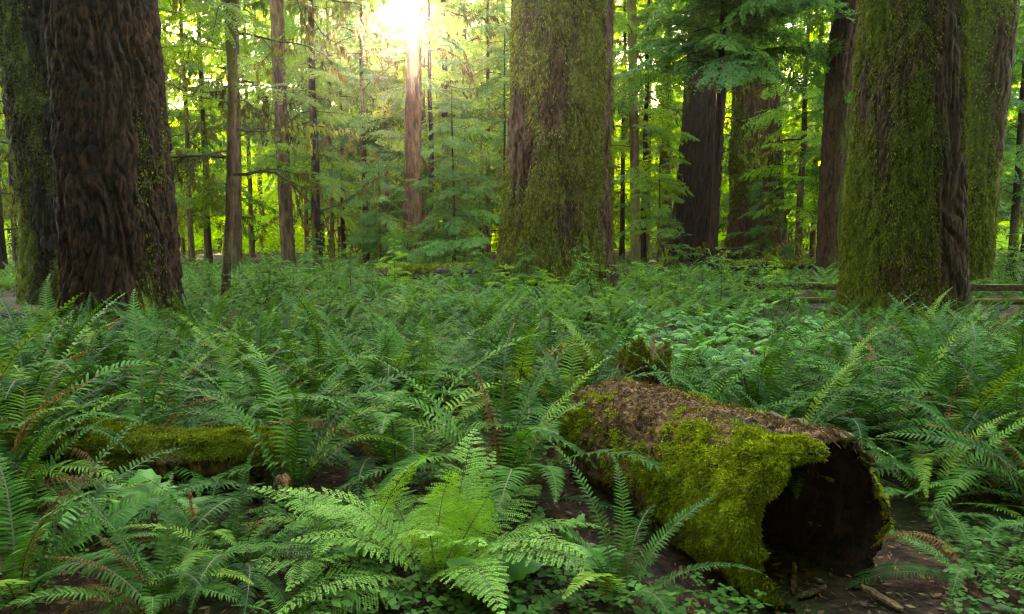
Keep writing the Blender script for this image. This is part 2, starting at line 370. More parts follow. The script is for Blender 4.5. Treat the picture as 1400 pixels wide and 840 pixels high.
big('I', 'cedar_tree', 'very dark bare cedar trunk below spreading hemlock boughs',
    [(362, 912, 978), (250, 926, 984), (80, 940, 994), (0, 946, 998)], 36.0, 'dark', 30,
    moss=mossf(-.1, W_, .3, .1, 4), nth=150, dz=.14, depth=.07, freq=2.6, vs=9, flare=.1, flh=.8, seed=31)
big('J', 'cedar_tree', 'broad brown trunk with olive moss streaks behind the dark cedar',
    [(352, 992, 1074), (300, 998, 1072), (150, 1003, 1064), (0, 1006, 1058)], 40.0, 'brownb', 34,
    moss=mossf(.30, W_, .25, .1, 6), tufts=dict(n=9000, length=.2, width=.07, seed=8, lo=.35, zmax=15), nth=150, dz=.16, depth=.1, freq=2.2, vs=8, flare=.08, flh=.9, seed=33)
big('K', 'cedar_tree', 'slim grey brown trunk with a pale split edge next to thick mossy trunk',
    [(388, 1116, 1158), (250, 1121, 1160), (80, 1132, 1168), (0, 1144, 1184)], 25.0, 'purple', 28,
    moss=mossf(.3, 0, .2, .1, 12), nth=90, dz=.1, depth=.04, freq=3.5, vs=8, flare=.1, seed=37)
big('F', 'fir_tree', 'straight reddish trunk rising into the glow of the low sun',
    [(371, 545, 579), (300, 551, 576), (60, 556, 576), (0, 557, 576)], 33.0, 'brownb', 28,
    moss=mossf(.12, W_, .1, .1, 2), nth=70, dz=.15, depth=.03, freq=4, vs=6, flare=.15, flh=.7, seed=40)
big('D', 'fir_tree', 'straight brown pole like trunk, bare to the top',
    [(350, 385, 403), (200, 377, 395), (0, 369, 387)], 30.0, 'thin', 26, moss=mossf(.25, W_, .1, 0, 1), nth=40, dz=.2, depth=.03, freq=4, vs=5, flare=.1, seed=43)
big('C', 'hemlock_tree', 'slender pale trunk standing in the ferns close to a thicker brown one',
    [(428, 300, 312), (300, 308, 319), (100, 312, 324), (0, 305, 324)], 15.5, 'thin', 20, moss=mossf(.4, W_, .1, 0, 5), nth=36, dz=.1, depth=.012, freq=9, vs=5, flare=.1, flh=.2, seed=44)
big('C2', 'hemlock_tree', 'brown trunk partly hidden behind the slender pale one',
    [(358, 317, 331), (200, 315, 329), (0, 311, 326)], 28.0, 'thin', 26, moss=mossf(.3, W_, .1, 0, 7), nth=30, dz=.2, depth=.02, freq=4, vs=5, flare=.1, seed=45)
big('H', 'hemlock_tree', 'thin olive mossy pole beside the widest shaggy trunk',
    [(345, 862, 876), (200, 861, 873), (0, 858, 870)], 34.0, 'thin', 28, moss=mossf(.6, W_, .1, 0, 7), nth=26, dz=.2, depth=.02, freq=4, vs=5, flare=.1, seed=46)
big('P', 'hemlock_tree', 'thin straight stem standing tight against the very dark cedar',
    [(372, 968, 976), (200, 976, 985), (0, 986, 994)], 26.0, 'dark', 20, moss=mossf(.1, W_, .1, 0, 9), nth=24, dz=.2, depth=.01, freq=5, vs=5, flare=.1, seed=47)

# ------------------------------------------------------------------ fronds and boughs
def path_frame(L, e0, e1, pw, drift, n=160, wob=0, seed=0):
    s = np.linspace(0, 1, n)
    E = np.radians(e0 + (e1 - e0) * s ** pw); A = drift * s ** 1.6
    if wob: A = A + wob * pn(s * 3 + seed, seed * .7, 0); E = E + wob * .6 * pn(s * 3, seed, 4)
    T = np.stack([np.cos(E) * np.cos(A), np.cos(E) * np.sin(A), np.sin(E)], -1)
    P = np.vstack([[0, 0, 0], np.cumsum((T[1:] + T[:-1]) / 2 * L / (n - 1), axis=0)])
    S = np.stack([-np.sin(A), np.cos(A), 0 * A], -1)
    N = np.cross(T, S)
    return s, P, T, S, N
def lerp_rows(s, q, A): return np.stack([np.interp(q, s, A[:, i]) for i in range(3)], -1)
def frond(L=1.0, W=.075, n=40, e0=72, e1=-20, pw=1.2, drift=.2, fold=.25, droop=.3, seed=0, simple=False, bare=.12, curl=0.0, gap=.56):
    r = np.random.default_rng(seed)
    s, P, T, S, N = path_frame(L, e0, e1, pw, drift, wob=.12, seed=seed * 1.37)
    ds = (1 - bare) / n
    q = [0.0, bare * .5]
    for i in range(n): q += [bare + i * ds, bare + (i + gap) * ds]
    q.append(1.0); q = np.array(q); m = len(q)
    p, t, sd, nn = (lerp_rows(s, q, A) for A in (P, T, S, N))
    rad = (.0042 * (1 - .85 * q) + .0008)[:, None] * (1.8 if simple else 1)
    V = [*np.stack([p + sd * rad, p - nn * rad, p - sd * rad], 1).reshape(-1, 3)]
    Tr = [*grid_tris(m, 3)]
    mi = [1] * len(Tr)
    for i in range(n):
        k = 2 + 2 * i; sm = q[k]
        prof = min(1, .55 + (sm - bare) * 2.2) * (1 - max(0, (sm - .42) / .58) ** 1.7) + .04
        ln = W * prof * r.uniform(.9, 1.08)
        sw = R_(8 + 34 * sm + r.normal() * 4)
        for sgn, o in ((1, 0), (-1, 2)):
            if r.random() < .012: continue
            b0, b1 = k * 3 + o, (k + 1) * 3 + o
            tt, ss, n_ = t[k], sd[k] * sgn, nn[k]
            d = ss * math.cos(sw) + tt * math.sin(sw) + n_ * (fold + r.normal() * .07)
            d /= np.linalg.norm(d)
            wv = tt - d * (tt @ d); wv /= np.linalg.norm(wv)
            tw = r.normal() * .3 + .15; up = np.cross(d, wv) * sgn; wv = wv * math.cos(tw) + up * math.sin(tw)
            w = L * ds * gap * (.5 if not simple else .8)
            c = (V[b0] + V[b1]) / 2
            dr = np.array([0, 0, -1.0]) * ln * droop
            def cp(u): return c + d * ln * u + dr * u * u + n_ * curl * ln * math.sin(u * 3)
            j = len(V)
            if simple:
                V.append(cp(1.0)); Tr.append([b0, b1, j]); mi.append(0); continue
            V += [cp(.3) - wv * w * .98, cp(.3) + wv * w * .98, cp(.7) - wv * w * .72 + tt * w * .2, cp(.7) + wv * w * .62 + tt * w * .2, cp(1.0) + tt * w * .5]
            Tr += [[b0, b1, j + 1], [b0, j + 1, j], [j, j + 1, j + 3], [j, j + 3, j + 2], [j + 2, j + 3, j + 4]]
            mi += [0] * 5
    return np.array(V), np.array(Tr), np.array(mi)
def bipinnate(L, W, n, k, e0, e1, pw, drift, plen, pwid, fold=.1, droop=.3, seed=0, bare=.15, jit=.1, miss=.03, peak=.35, rad=.004, sweep=(15, 40), tip=1.4, hang=.0):
    r = np.random.default_rng(seed)
    s, P, T, S, N = path_frame(L, e0, e1, pw, drift, wob=.15 + jit * .5, seed=seed * 1.37)
    q = np.concatenate([[0, bare * .5], np.linspace(bare, .985, n), [1.0]]); m = len(q)
    p, t, sd, nn = (lerp_rows(s, q, A) for A in (P, T, S, N))
    rr = (rad * (1 - .88 * q) + rad * .08)[:, None]
    V = [*np.stack([p + sd * rr, p - nn * rr, p - sd * rr], 1).reshape(-1, 3)]
    Tr = [*grid_tris(m, 3)]; mi = [1] * len(Tr)
    for i in range(n):
        a = 2 + i; sm = q[a]
        x = (sm - bare) / (1 - bare)
        prof = (.45 + .55 * x / peak) if x < peak else (1 - ((x - peak) / (1 - peak)) ** tip) + .05
        for sgn, o in ((1, 0), (-1, 2)):
            if r.random() < miss: continue
            ln = W * prof * r.uniform(1 - jit * 1.6, 1 + jit)
            if ln < .02 * W: continue
            sw = R_(sweep[0] + (sweep[1] - sweep[0]) * x + r.normal() * 40 * jit)
            d = sd[a] * sgn * math.cos(sw) + t[a] * math.sin(sw) + nn[a] * (fold + r.normal() * jit)
            d /= np.linalg.norm(d)
            kk = max(3, int(k * (.35 + .65 * ln / W)))
            pl = plen * (.55 + .45 * prof)
            pp = [V[a * 3 + o]]
            u = (np.arange(kk + 1) + .6) / (kk + 1)
            c = V[a * 3 + o] + d * ln * u[:, None] + np.array([0, 0, -1.0]) * (ln * droop * u ** 2)[:, None]
            tv = np.gradient(c, axis=0); tv /= np.linalg.norm(tv, axis=1)[:, None]
            up = nn[a] - tv * (tv @ nn[a])[:, None]; up /= np.linalg.norm(up, axis=1)[:, None]
            wv = np.cross(up, tv)
            hw = max(.0007, rad * .16)
            j = len(V)
            for z in range(kk + 1): V += [c[z] + wv[z] * hw, c[z] - wv[z] * hw]
            Tr.append([a * 3 + o, j, j + 1]); mi.append(1)
            for z in range(kk):
                b = j + 2 * z; Tr += [[b, b + 1, b + 3], [b, b + 3, b + 2]]; mi += [1, 1]
            for z in range(kk + 1):
                f = (1 - (u[z] - .25) ** 2 * 1.25) if u[z] > .25 else .75 + u[z]
                for g, sg in ((0, 1), (1, -1)):
                    if r.random() < miss: continue
                    bi = j + 2 * z + g
                    pd = wv[z] * sg * .82 + tv[z] * (.5 + r.normal() * jit) + up[z] * r.normal() * (.12 + jit)
                    pd[2] -= hang
                    pd /= np.linalg.norm(pd)
                    l_ = pl * max(.25, f) * r.uniform(.8, 1.15)
                    qv = np.cross(up[z] + r.normal(size=3) * .15, pd); qv /= np.linalg.norm(qv)
                    b0 = V[bi]; x0 = len(V)
                    V += [b0 + pd * l_ * .4 + qv * pwid * .5, b0 + pd * l_ - up[z] * l_ * .12, b0 + pd * l_ * .4 - qv * pwid * .5]
                    Tr += [[bi, x0, x0 + 1], [bi, x0 + 1, x0 + 2]]; mi += [0, 0]
    return np.array(V), np.array(Tr), np.array(mi)

SW = []                       # sword fern frond shapes, upright to arching
for i, (e0, e1, pw) in enumerate([(84, 30, 1.5), (80, 5, 1.4), (76, -20, 1.3), (72, -40, 1.2), (66, -45, 1.1), (58, -35, 1.1), (50, -30, 1.0), (40, -35, 1.0), (28, -30, 1.0), (70, 20, 1.6), (62, 0, 1.3), (80, -55, 1.5)]):
    SW.append(frond(L=1.0, W=.080 + .012 * (i % 3), n=40, e0=e0, e1=e1, pw=pw, drift=(-.35, .25, .05, -.15, .4)[i % 5], seed=i + 1))
SW_ME = [mk_mesh('frond', V, T, [M['sword'], M['stalk']], mi) for V, T, mi in SW]
BR_ME = []
for i, (e0, e1) in enumerate([(50, -75), (35, -60), (70, -80), (20, -50), (82, 10), (72, -15)]):
    V, T, mi = frond(L=.85, W=.055, n=34, e0=e0, e1=e1, pw=1.0, drift=.3, fold=-.2, droop=.8, seed=60 + i, curl=.3)
    BR_ME.append(mk_mesh('dead_frond', V, T, [M['brown'], M['brown']], mi))
LADY = [bipinnate(.85, .165, 22, 17, e0, e1, 1.1, dr, (.019), .0075, fold=.12, droop=.25, seed=80 + i, bare=.2, jit=.05, peak=.32, rad=.0035, tip=1.2) for i, (e0, e1, dr) in enumerate([(72, 5, .2), (62, -15, -.3), (48, -20, .15), (34, -25, -.2), (80, 30, .1)])]
LADY_ME = [mk_mesh('frond', V, T, [M['lady'], M['stalk']], mi) for V, T, mi in LADY]
BOUGH = []
for i, (e0, e1) in enumerate([(14, -28), (4, -34), (-6, -42), (22, -20), (0, -55), (10, -18), (-12, -50), (28, -30)]):
    BOUGH.append(bipinnate(2.0, .64, 22, 13, e0, e1, 1.2, (.3, -.25, .1, -.4)[i % 4], .10, .034, fold=.02, droop=.32, seed=100 + i, bare=.10, jit=.17, miss=.06, peak=.4, rad=.018, sweep=(25, 50), tip=1.3, hang=.15))
def bough_set(k): return [mk_mesh('bough', V, T, [M[k], M['twig']], mi) for V, T, mi in BOUGH]
B_HEM, B_BRIGHT, B_OLIVE = bough_set('hem'), bough_set('hembright'), bough_set('hemolive')
# bare, moss-hung dead branches
def dead_branch(seed, L=2.0):
    r = np.random.default_rng(seed); parts = []; tips = []
    def br(p, d, l, rad, depth):
        n = 7; pts = [p]
        for _ in range(n - 1):
            d = d + r.normal(size=3) * .16 + np.array([0, 0, -.06]); d /= np.linalg.norm(d); pts.append(pts[-1] + d * l / (n - 1))
        pts = np.array(pts); parts.append((0, tube(pts, np.linspace(rad, rad * .25, n), 5 if depth == 0 else 4)))
        tips.append(pts)
        if depth < 2:
            for _ in range(5 if depth == 0 else 3):
                i = r.integers(2, n); nd = d + r.normal(size=3) * .7; nd[2] -= .15
                br(pts[i], nd / np.linalg.norm(nd), l * r.uniform(.25, .5), rad * .5, depth + 1)
    br(np.zeros(3), np.array([1.0, 0, .05]), L, .028, 0)
    # hanging moss
    P = np.concatenate(tips); k = r.integers(0, len(P), 260); b = P[k] + r.normal(size=(260, 3)) * .02
    l = r.uniform(.05, .2, 260)[:, None]; a = r.uniform(0, 6.28, 260); w = np.stack([np.cos(a), np.sin(a), 0 * a], -1) * .022
    V = np.stack([b - w, b + w, b + np.array([0, 0, -1]) * l + r.normal(size=(260, 3)) * .02], 1).reshape(-1, 3)
    parts.append((1, (V, np.arange(780).reshape(-1, 3))))
    return join(parts)
DEAD = [dead_branch(200 + i) for i in range(4)]
DEAD_ME = [mk_mesh('dead_branch', V, T, [M['twig'], M['mossdark']], mi) for V, T, mi in DEAD]

def sun_gap(p, deg=2.4):
    d = Vector((p[0], p[1], p[2] - CAMZ)).normalized(); return math.degrees(d.angle(SUN)) < deg
def add_crown(root, X, z0, z1, n, size, sets, seed, rtrunk=.1, taper=.6, az=None, dead=0.0, tiltj=.1, gap=1.15):
    """root: tree Empty; X(z): x offset of the axis; boughs from z0 to z1 above the base"""
    r = np.random.default_rng(seed)
    crown = link('crown', None, root)
    base_ = np.array(root.location)
    for i in range(n):
        f = (i + r.random()) / n; z = z0 + (z1 - z0) * f
        a = i * 2.39996 + r.normal() * .4 if az is None else az[0] + (az[1] - az[0]) * r.random()
        s = size * (1 - taper * f) * r.uniform(.7, 1.2)
        c = np.array([X(z), 0, z])
        mid = base_ + c + np.array([math.cos(a), math.sin(a), 0]) * s * 1.0
        if sun_gap(mid, gap) or sun_gap(mid + np.array([math.cos(a), math.sin(a), -.3]) * s * .8, gap): continue
        ms = DEAD_ME if r.random() < dead else sets
        o = link('bough' if ms is not DEAD_ME else 'dead_branch', ms[r.integers(len(ms))], crown, c, (r.normal() * .25, r.normal() * tiltj, a), s)
    return crown
def axis_of(key):
    root, V, T, mo, loc = TRUNKS[key]
    zz, xx = V[:, 2], V[:, 0]
    zs = np.linspace(zz.min(), zz.max(), 20); b = np.digitize(zz, zs)
    ok = [i for i in range(1, 21) if (b == i).any()]
    c = np.array([[zz[b == i].mean(), (xx[b == i].min() + xx[b == i].max()) / 2] for i in ok])
    return lambda z: float(np.interp(z, c[:, 0], c[:, 1]))

def slim_tree(name, label, group, x, y, h, rad, z0, n, size, sets, seed, mat='thin', lean=0.0, dead=0.0, taper=.55, rows=None, moss=.3):
    g = float(gz(x, y)); r = np.random.default_rng(seed)
    zs = np.linspace(-.3, h, max(8, int(h / .8))); th = np.linspace(0, 2 * math.pi, 12, endpoint=False)
    X = lean * zs + .08 * pn(zs * .25 + seed, seed, 0) * rad * 8; Rr = rad * (1 - .85 * np.clip(zs / h, 0, 1)) * (1 + .4 * np.exp(-np.clip(zs, 0, 9) / .4))
    TH, ZZ = np.meshgrid(th, zs); RR = Rr[:, None] * (1 + .12 * pn(np.cos(TH) * 2, np.sin(TH) * 2 + seed, ZZ * .7))
    V = np.stack([X[:, None] + RR * np.cos(TH), RR * np.sin(TH), ZZ], -1).reshape(-1, 3)
    me = mk_mesh('trunk', V, grid_tris(len(zs), 12), M[mat], smooth=True, attrs={'moss': np.clip(moss + .4 * pn(V[:, 0] * 2 + x, V[:, 1] * 2, V[:, 2] * .5), 0, 1)})
    root = tree_root(name, (x, y, g), label, group=group)
    link('trunk', me, root)
    add_crown(root, lambda z: float(np.interp(z, zs, X)), z0, h, n, size, sets, seed, taper=taper, dead=dead)
    return root

# ------------------------------------------------------------------ crowns of the named trunks
add_crown(TRUNKS['P'][0], axis_of('P'), 7.0, 12, 64, 2.1, B_HEM, 301, taper=.25)
add_crown(TRUNKS['P'][0], axis_of('P'), 3.6, 6.6, 7, .75, DEAD_ME, 331, taper=.0, az=(-.6, .5))
add_crown(TRUNKS['C'][0], axis_of('C'), 2.6, 12, 26, 1.1, B_OLIVE, 302, taper=.2, dead=.75)
add_crown(TRUNKS['C2'][0], axis_of('C2'), 5, 18, 22, 1.1, B_OLIVE, 303, taper=.3, dead=.6)
add_crown(TRUNKS['D'][0], axis_of('D'), 11.5, 20, 24, 1.5, B_OLIVE, 304, taper=.3, dead=.3)
add_crown(TRUNKS['F'][0], axis_of('F'), 13, 26, 30, 1.8, B_OLIVE, 305, taper=.3, dead=.1)
add_crown(TRUNKS['H'][0], axis_of('H'), 4, 18, 46, 1.5, B_OLIVE, 306, taper=.2, dead=.25)
add_crown(TRUNKS['K'][0], axis_of('K'), 5.5, 16, 26, 1.7, B_HEM, 307, taper=.2, dead=.1)
add_crown(TRUNKS['J'][0], axis_of('J'), 13, 26, 26, 2.4, B_OLIVE, 308, taper=.2, dead=.1)
add_crown(TRUNKS['I'][0], axis_of('I'), 12, 24, 20, 2.4, B_HEM, 309, taper=.2, dead=.1)
for k, z, s in (('A', 9, 2.2), ('B', 9, 2.0), ('G', 13, 2.6), ('L', 9, 2.0), ('Mm', 10, 2.0)):
    add_crown(TRUNKS[k][0], axis_of(k), z, z + 12, 22, s, B_HEM, 310 + z, taper=.3, dead=.1)

def px_x(px, D): return (px - 700) / F * D / CA * 1.0
def T_(name, label, px, D, h, rad, z0, n, size, sets, seed, **k):
    return slim_tree(name, label, k.pop('group', None), float(at(px, 345, D)[0]), D, h, rad, z0, n, size, sets, seed, **k)
T_('hemlock_tree', 'hemlock with drooping olive moss hung boughs and a thin dark trunk', 436, 30, 20, .20, 2.6, 62, 1.5, B_OLIVE, 401, mat='dark', dead=.3, lean=-.012)
T_('young_hemlock', 'young hemlock with layered boughs beside the straight reddish trunk', 620, 27, 6.8, .08, .8, 70, 1.25, B_HEM, 402, mat='dark', taper=.72)
T_('young_hemlock', 'dark sparse young hemlock growing close to the widest shaggy trunk', 690, 34, 10.5, .10, 3.0, 34, 1.25, B_HEM, 403, mat='dark', dead=.5, taper=.6)
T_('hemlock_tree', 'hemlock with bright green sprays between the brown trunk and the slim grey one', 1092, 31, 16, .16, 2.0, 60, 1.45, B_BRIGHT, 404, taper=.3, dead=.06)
T_('young_hemlock', 'small bushy hemlock at the foot of the broad brown trunk', 1040, 33, 4.5, .06, .5, 34, .95, B_HEM, 405, taper=.6)
T_('hemlock_tree', 'dark hemlock with dense hanging boughs behind the leaning mossy trunk', 1385, 27, 15, .16, 1.6, 64, 1.5, B_HEM, 406, taper=.3, mat='dark')
T_('hemlock_tree', 'shadowy hemlock growing behind the rail fence next to the split edged trunk', 1178, 30, 17, .18, 2.0, 50, 1.6, B_HEM, 407, taper=.3, mat='dark')
T_('hemlock_tree', 'gaunt dark trunk with bare branches beside the massive reddish fir', 231, 30, 17, .15, 3.0, 50, 1.25, B_OLIVE, 408, taper=.2, dead=.55, mat='dark')
T_('hemlock_tree', 'thin olive trunk with mossy boughs just past the gaunt dark one', 262, 34, 19, .14, 2.2, 56, 1.5, B_OLIVE, 409, taper=.2, dead=.3)
T_('hemlock_tree', 'bare dead stem with short stubs, outermost past the grey green fir', 3, 25, 13, .13, 1.5, 30, 1.3, B_HEM, 410, taper=.2, dead=.75, mat='dark')
T_('hemlock_tree', 'very thin dark stem with twiggy branches by the grey green fir', 22, 30, 15, .12, 2.0, 40, 1.4, B_HEM, 411, taper=.2, dead=.5, mat='dark')
T_('hemlock_tree', 'mossy grey stem half hidden beside the very dark cedar', 908, 44, 20, .42, 5, 40, 1.8, B_OLIVE, 412, taper=.2, dead=.2)
T_('young_hemlock', 'young hemlock with soft green boughs leaning over the very dark cedar foot', 900, 29, 5.0, .06, 1.2, 22, 1.0, B_OLIVE, 413, taper=.5)
T_('young_hemlock', 'bushy young hemlock by the foot of the drooping olive hemlock', 520, 32, 5.6, .07, .5, 46, 1.2, B_HEM, 414, taper=.7)
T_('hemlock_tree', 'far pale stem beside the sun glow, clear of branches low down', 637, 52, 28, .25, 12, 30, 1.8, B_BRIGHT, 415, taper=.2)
CONI = [(215, 40), (285, 44), (345, 50), (470, 46), (505, 52), (590, 56), (668, 48), (850, 42), (885, 50), (960, 52), (1110, 44), (1150, 50), (1270, 40), (1345, 38), (1420, 42), (60, 40), (-40, 34), (130, 44), (760, 45), (1240, 52), (420, 56), (1060, 56), (30, 52), (1490, 36), (-120, 40)]
rc = np.random.default_rng(499)
for q in [(395, 48), (455, 40), (490, 60), (530, 45), (570, 66), (545, 72), (610, 44), (630, 62), (515, 68), (580, 40), (425, 64), (660, 56)]: CONI.append(q)
for q in [(440, 58), (475, 66), (505, 57), (545, 62), (585, 70), (620, 68), (655, 64), (690, 60), (560, 56), (525, 75)]: CONI.append(q)
for k in range(13): CONI.append((-100 + 1600 * (k + rc.random()) / 13, rc.uniform(54, 72)))
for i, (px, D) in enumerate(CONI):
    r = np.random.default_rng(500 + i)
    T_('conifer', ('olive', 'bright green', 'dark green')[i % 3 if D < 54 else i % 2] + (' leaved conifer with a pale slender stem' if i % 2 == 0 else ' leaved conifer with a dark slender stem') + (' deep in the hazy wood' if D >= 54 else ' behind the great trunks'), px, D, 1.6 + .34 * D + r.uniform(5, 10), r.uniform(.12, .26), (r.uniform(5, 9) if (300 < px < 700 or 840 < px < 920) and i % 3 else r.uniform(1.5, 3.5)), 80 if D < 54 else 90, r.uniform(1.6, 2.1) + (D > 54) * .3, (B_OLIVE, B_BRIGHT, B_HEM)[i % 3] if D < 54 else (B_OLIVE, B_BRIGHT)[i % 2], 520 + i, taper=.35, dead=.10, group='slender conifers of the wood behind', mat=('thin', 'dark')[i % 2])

for i, (px, D) in enumerate([(1150, 36), (1255, 33), (1330, 31), (880, 38), (1010, 48), (700, 40), (160, 36), (285, 38), (500, 38), (590, 37), (1125, 38), (-10, 36), (1400, 34)]):
    r = np.random.default_rng(1500 + i)
    T_('hemlock_tree', 'dense dark green hemlock with layered boughs filling gaps between the trunks', px, D, 1.6 + .34 * D + r.uniform(3, 7), r.uniform(.1, .2), r.uniform(1.0, 3.0), 60, r.uniform(1.4, 1.9), B_HEM, 1520 + i, taper=.35, dead=.08, group='dense hemlocks between the trunks', mat='dark')

# broadleaf trees glowing beyond
def maple_crown(seed, n=5200, R=3.6):
    r = np.random.default_rng(seed)
    nc = 46; cc = r.normal(size=(nc, 3)) * np.array([R * .5, R * .45, R * .8]); 
    k = r.integers(0, nc, n); P = cc[k] + r.normal(size=(n, 3)) * np.array([.62, .62, .22])
    a = r.uniform(0, 6.28, n); d = np.stack([np.cos(a), np.sin(a), r.normal(-.35, .3, n)], -1); d /= np.linalg.norm(d, axis=1)[:, None]
    u = np.array([0, 0, 1.0]) + r.normal(size=(n, 3)) * .45; s = np.cross(d, u); s /= np.linalg.norm(s, axis=1)[:, None]
    l = r.uniform(.11, .22, n)[:, None]
    V = np.stack([P, P + d * l * .45 + s * l * .42, P + d * l, P + d * l * .45 - s * l * .42], 1).reshape(-1, 3)
    i = np.arange(n)[:, None] * 4
    return V, np.concatenate([i + np.array([[0, 1, 2]]), i + np.array([[0, 2, 3]])]), np.repeat(r.random(n), 4), cc
MAPLE = []
for i in range(3):
    V, T, rn, cc = maple_crown(600 + i)
    parts = [(0, tube(np.array([[0, 0, -7], [.1, 0, -4], [0, .1, -1], [.1, 0, 2]]), [.16, .13, .09, .03], 8))]
    for c in cc[::3]: parts.append((0, tube(np.array([[.05, 0, min(c[2] - 1.2, 1)], c * .5 + [0, 0, -.35], c]), [.05, .035, .012], 5)))
    tv, tt, _ = join(parts)
    MAPLE.append((mk_mesh('crown', V, T, M['maple'], attrs={'rnd': rn}), mk_mesh('trunk', tv, tt, M['thin'], smooth=True)))
MS = [(610, 58, 6.0), (655, 54, 5.0), (665, 60, 10), (600, 64, 11), (480, 60, 5), (400, 62, 5.5), (345, 58, 4.5), (520, 66, 8), (250, 60, 6), (870, 58, 7), (900, 62, 12), (1080, 60, 9), (30, 58, 5), (1200, 60, 8), (1350, 58, 7), (730, 66, 8), (960, 66, 6), (440, 68, 11), (160, 66, 7), (300, 70, 12), (580, 50, 3.0), (465, 50, 3.2), (690, 70, 13), (1010, 70, 14), (-60, 62, 7), (1460, 62, 8)]
for i, (px, D, zc) in enumerate(MS):
    x = float(at(px, 330, D)[0]); c, t = MAPLE[i % 3]; s = 1.0 + .25 * (i % 4) / 3
    root = tree_root('maple_tree', (x, D, float(gz(x, D))), 'sunlit yellow green broadleaf tree glowing behind the conifers', group='broadleaf trees glowing behind the conifers')
    sz = zc / 7.0 * 1.0
    link('trunk', t, root, (0, 0, zc), (0, 0, i * 1.3), (s, s, max(sz, .4) * 1.02)); link('crown', c, root, (0, 0, zc), (0, 0, i * 1.3), s)

# ------------------------------------------------------------------ far wood (one mass)
def light_frond(e0, e1, dr, seed, n=10, W=.10):
    r = np.random.default_rng(seed); s, P, T, S, N = path_frame(1.0, e0, e1, 1.2, dr); q = np.concatenate([[0], np.linspace(.12, 1, n)])
    p, t, sd, nn = (lerp_rows(s, q, A) for A in (P, T, S, N)); V = [*np.stack([p + sd * .004, p - sd * .004], 1).reshape(-1, 3)]; Tr = []
    for i in range(n): Tr += [[2 * i, 2 * i + 1, 2 * i + 3], [2 * i, 2 * i + 3, 2 * i + 2]]
    for i in range(1, n):
        pr = min(1, .55 + (q[i] - .12) * 2.2) * (1 - max(0, (q[i] - .42) / .58) ** 1.7) + .08
        for g, sg in ((0, 1), (1, -1)):
            V.append(p[i] + (sd[i] * sg * .9 + t[i] * (.25 + .4 * q[i]) + nn[i] * .2) * W * pr * r.uniform(.9, 1.1) + np.array([0, 0, -.25 * W * pr])); Tr.append([2 * i + g, 2 * i + 2 + g, len(V) - 1])
    return np.array(V), np.array(Tr)
LB_ = [(lambda vt: (vt[0] * 2.0, vt[1]))(light_frond(e0, e1, .1, 880 + i, n=9, W=.42)) for i, (e0, e1) in enumerate([(10, -30), (0, -45), (20, -20)])]
SB = [bipinnate(2.0, .75, 5, 2, e0, e1, 1.2, .1, .36, .15, fold=.02, droop=.32, seed=700 + i, bare=.12, jit=.25, miss=.1, rad=.02, hang=.2) for i, (e0, e1) in enumerate([(10, -30), (0, -45), (20, -20)])]
def far_wood():
    r = np.random.default_rng(71); ins = []
    for k in range(4400):
        D = r.uniform(76, 112) if k < 3900 else r.uniform(62, 80); px = r.uniform(-160, 1560); x = (px - 700) / F * D
        z = r.uniform(0, 14) if k < 2400 else r.uniform(8, 34) if k < 3900 else r.uniform(0, 6)
        p = np.array([x, D, z + float(gz(x, D)) * .8])
        if sun_gap(p, 1.3): continue
        s = r.uniform(1.6, 2.8) if z < 16 else r.uniform(2.2, 3.8)
        ins.append((r.integers(3), p, rotm(r.normal() * .3, r.normal() * .2, r.uniform(0, 6.28)) * s, r.random()))
    V, T, rn = merge(SB + LB_, [(i + 3 * (k % 2), p, m, c) for k, (i, p, m, c) in enumerate(ins)])
    tag(link('far_forest', mk_mesh('far_forest', V, T, M['maple'], attrs={'rnd': rn})), 'hazy bright green mass of the distant wood', 'forest', kind='stuff')
    parts = []
    for k in range(70):
        D = r.uniform(70, 110); x = (r.uniform(-160, 1560) - 700) / F * D; h = r.uniform(14, 24)
        if abs(x / D + .15) < .02: continue
        parts.append((0, tube(np.array([[x, D, float(gz(x, D)) - .5], [x + r.normal() * .2, D, h * .5 + float(gz(x, D))], [x + r.normal() * .4, D, h + float(gz(x, D))]]), np.array([1, .7, .15]) * r.uniform(.15, .4), 7)))
    V, T, _ = join(parts)
    tag(link('far_forest_stems', mk_mesh('far_forest_stems', V, T, M['thin'], smooth=True)), 'distant stems standing in the hazy wood', 'forest', kind='stuff')
far_wood()
def forest_around():
    # the wood beside and behind, out of view, added to block low skylight
    r = np.random.default_rng(72); ins = []; parts = []
    for k in range(120):
        a = r.uniform(-.62, math.pi + .62); R = r.uniform(9, 34); x, y = math.cos(a) * R, 3 - math.sin(a) * R
        if y > 0 and abs(x) / (y + 2) < 1.25: continue
        h = r.uniform(18, 28); rad = r.uniform(.2, .7)
        parts.append((0, tube(np.array([[x, y, -.5], [x, y, h * .5], [x + .3, y, h]]), np.array([1, .7, .1]) * rad, 8)))
        for q in range(70):
            z = r.uniform(2.5, h); b = r.uniform(0, 6.28); sz = r.uniform(1.5, 2.4) * (1 - .4 * z / h)
            ins.append((r.integers(3), np.array([x, y, z]), rotm(r.normal() * .2, r.normal() * .15, b) * sz, r.random()))
    V, T, rn = merge(LB_, ins)
    tag(link('unseen_forest', mk_mesh('unseen_forest', V, T, M['hem'], attrs={'rnd': rn})), 'unseen boughs of the wood around, added to block side light', 'forest', kind='stuff')
    V, T, _ = join(parts)
    tag(link('unseen_forest_stems', mk_mesh('unseen_forest_stems', V, T, M['thin'], smooth=True)), 'unseen stems of the wood around, added to block side light', 'forest', kind='stuff')
forest_around()

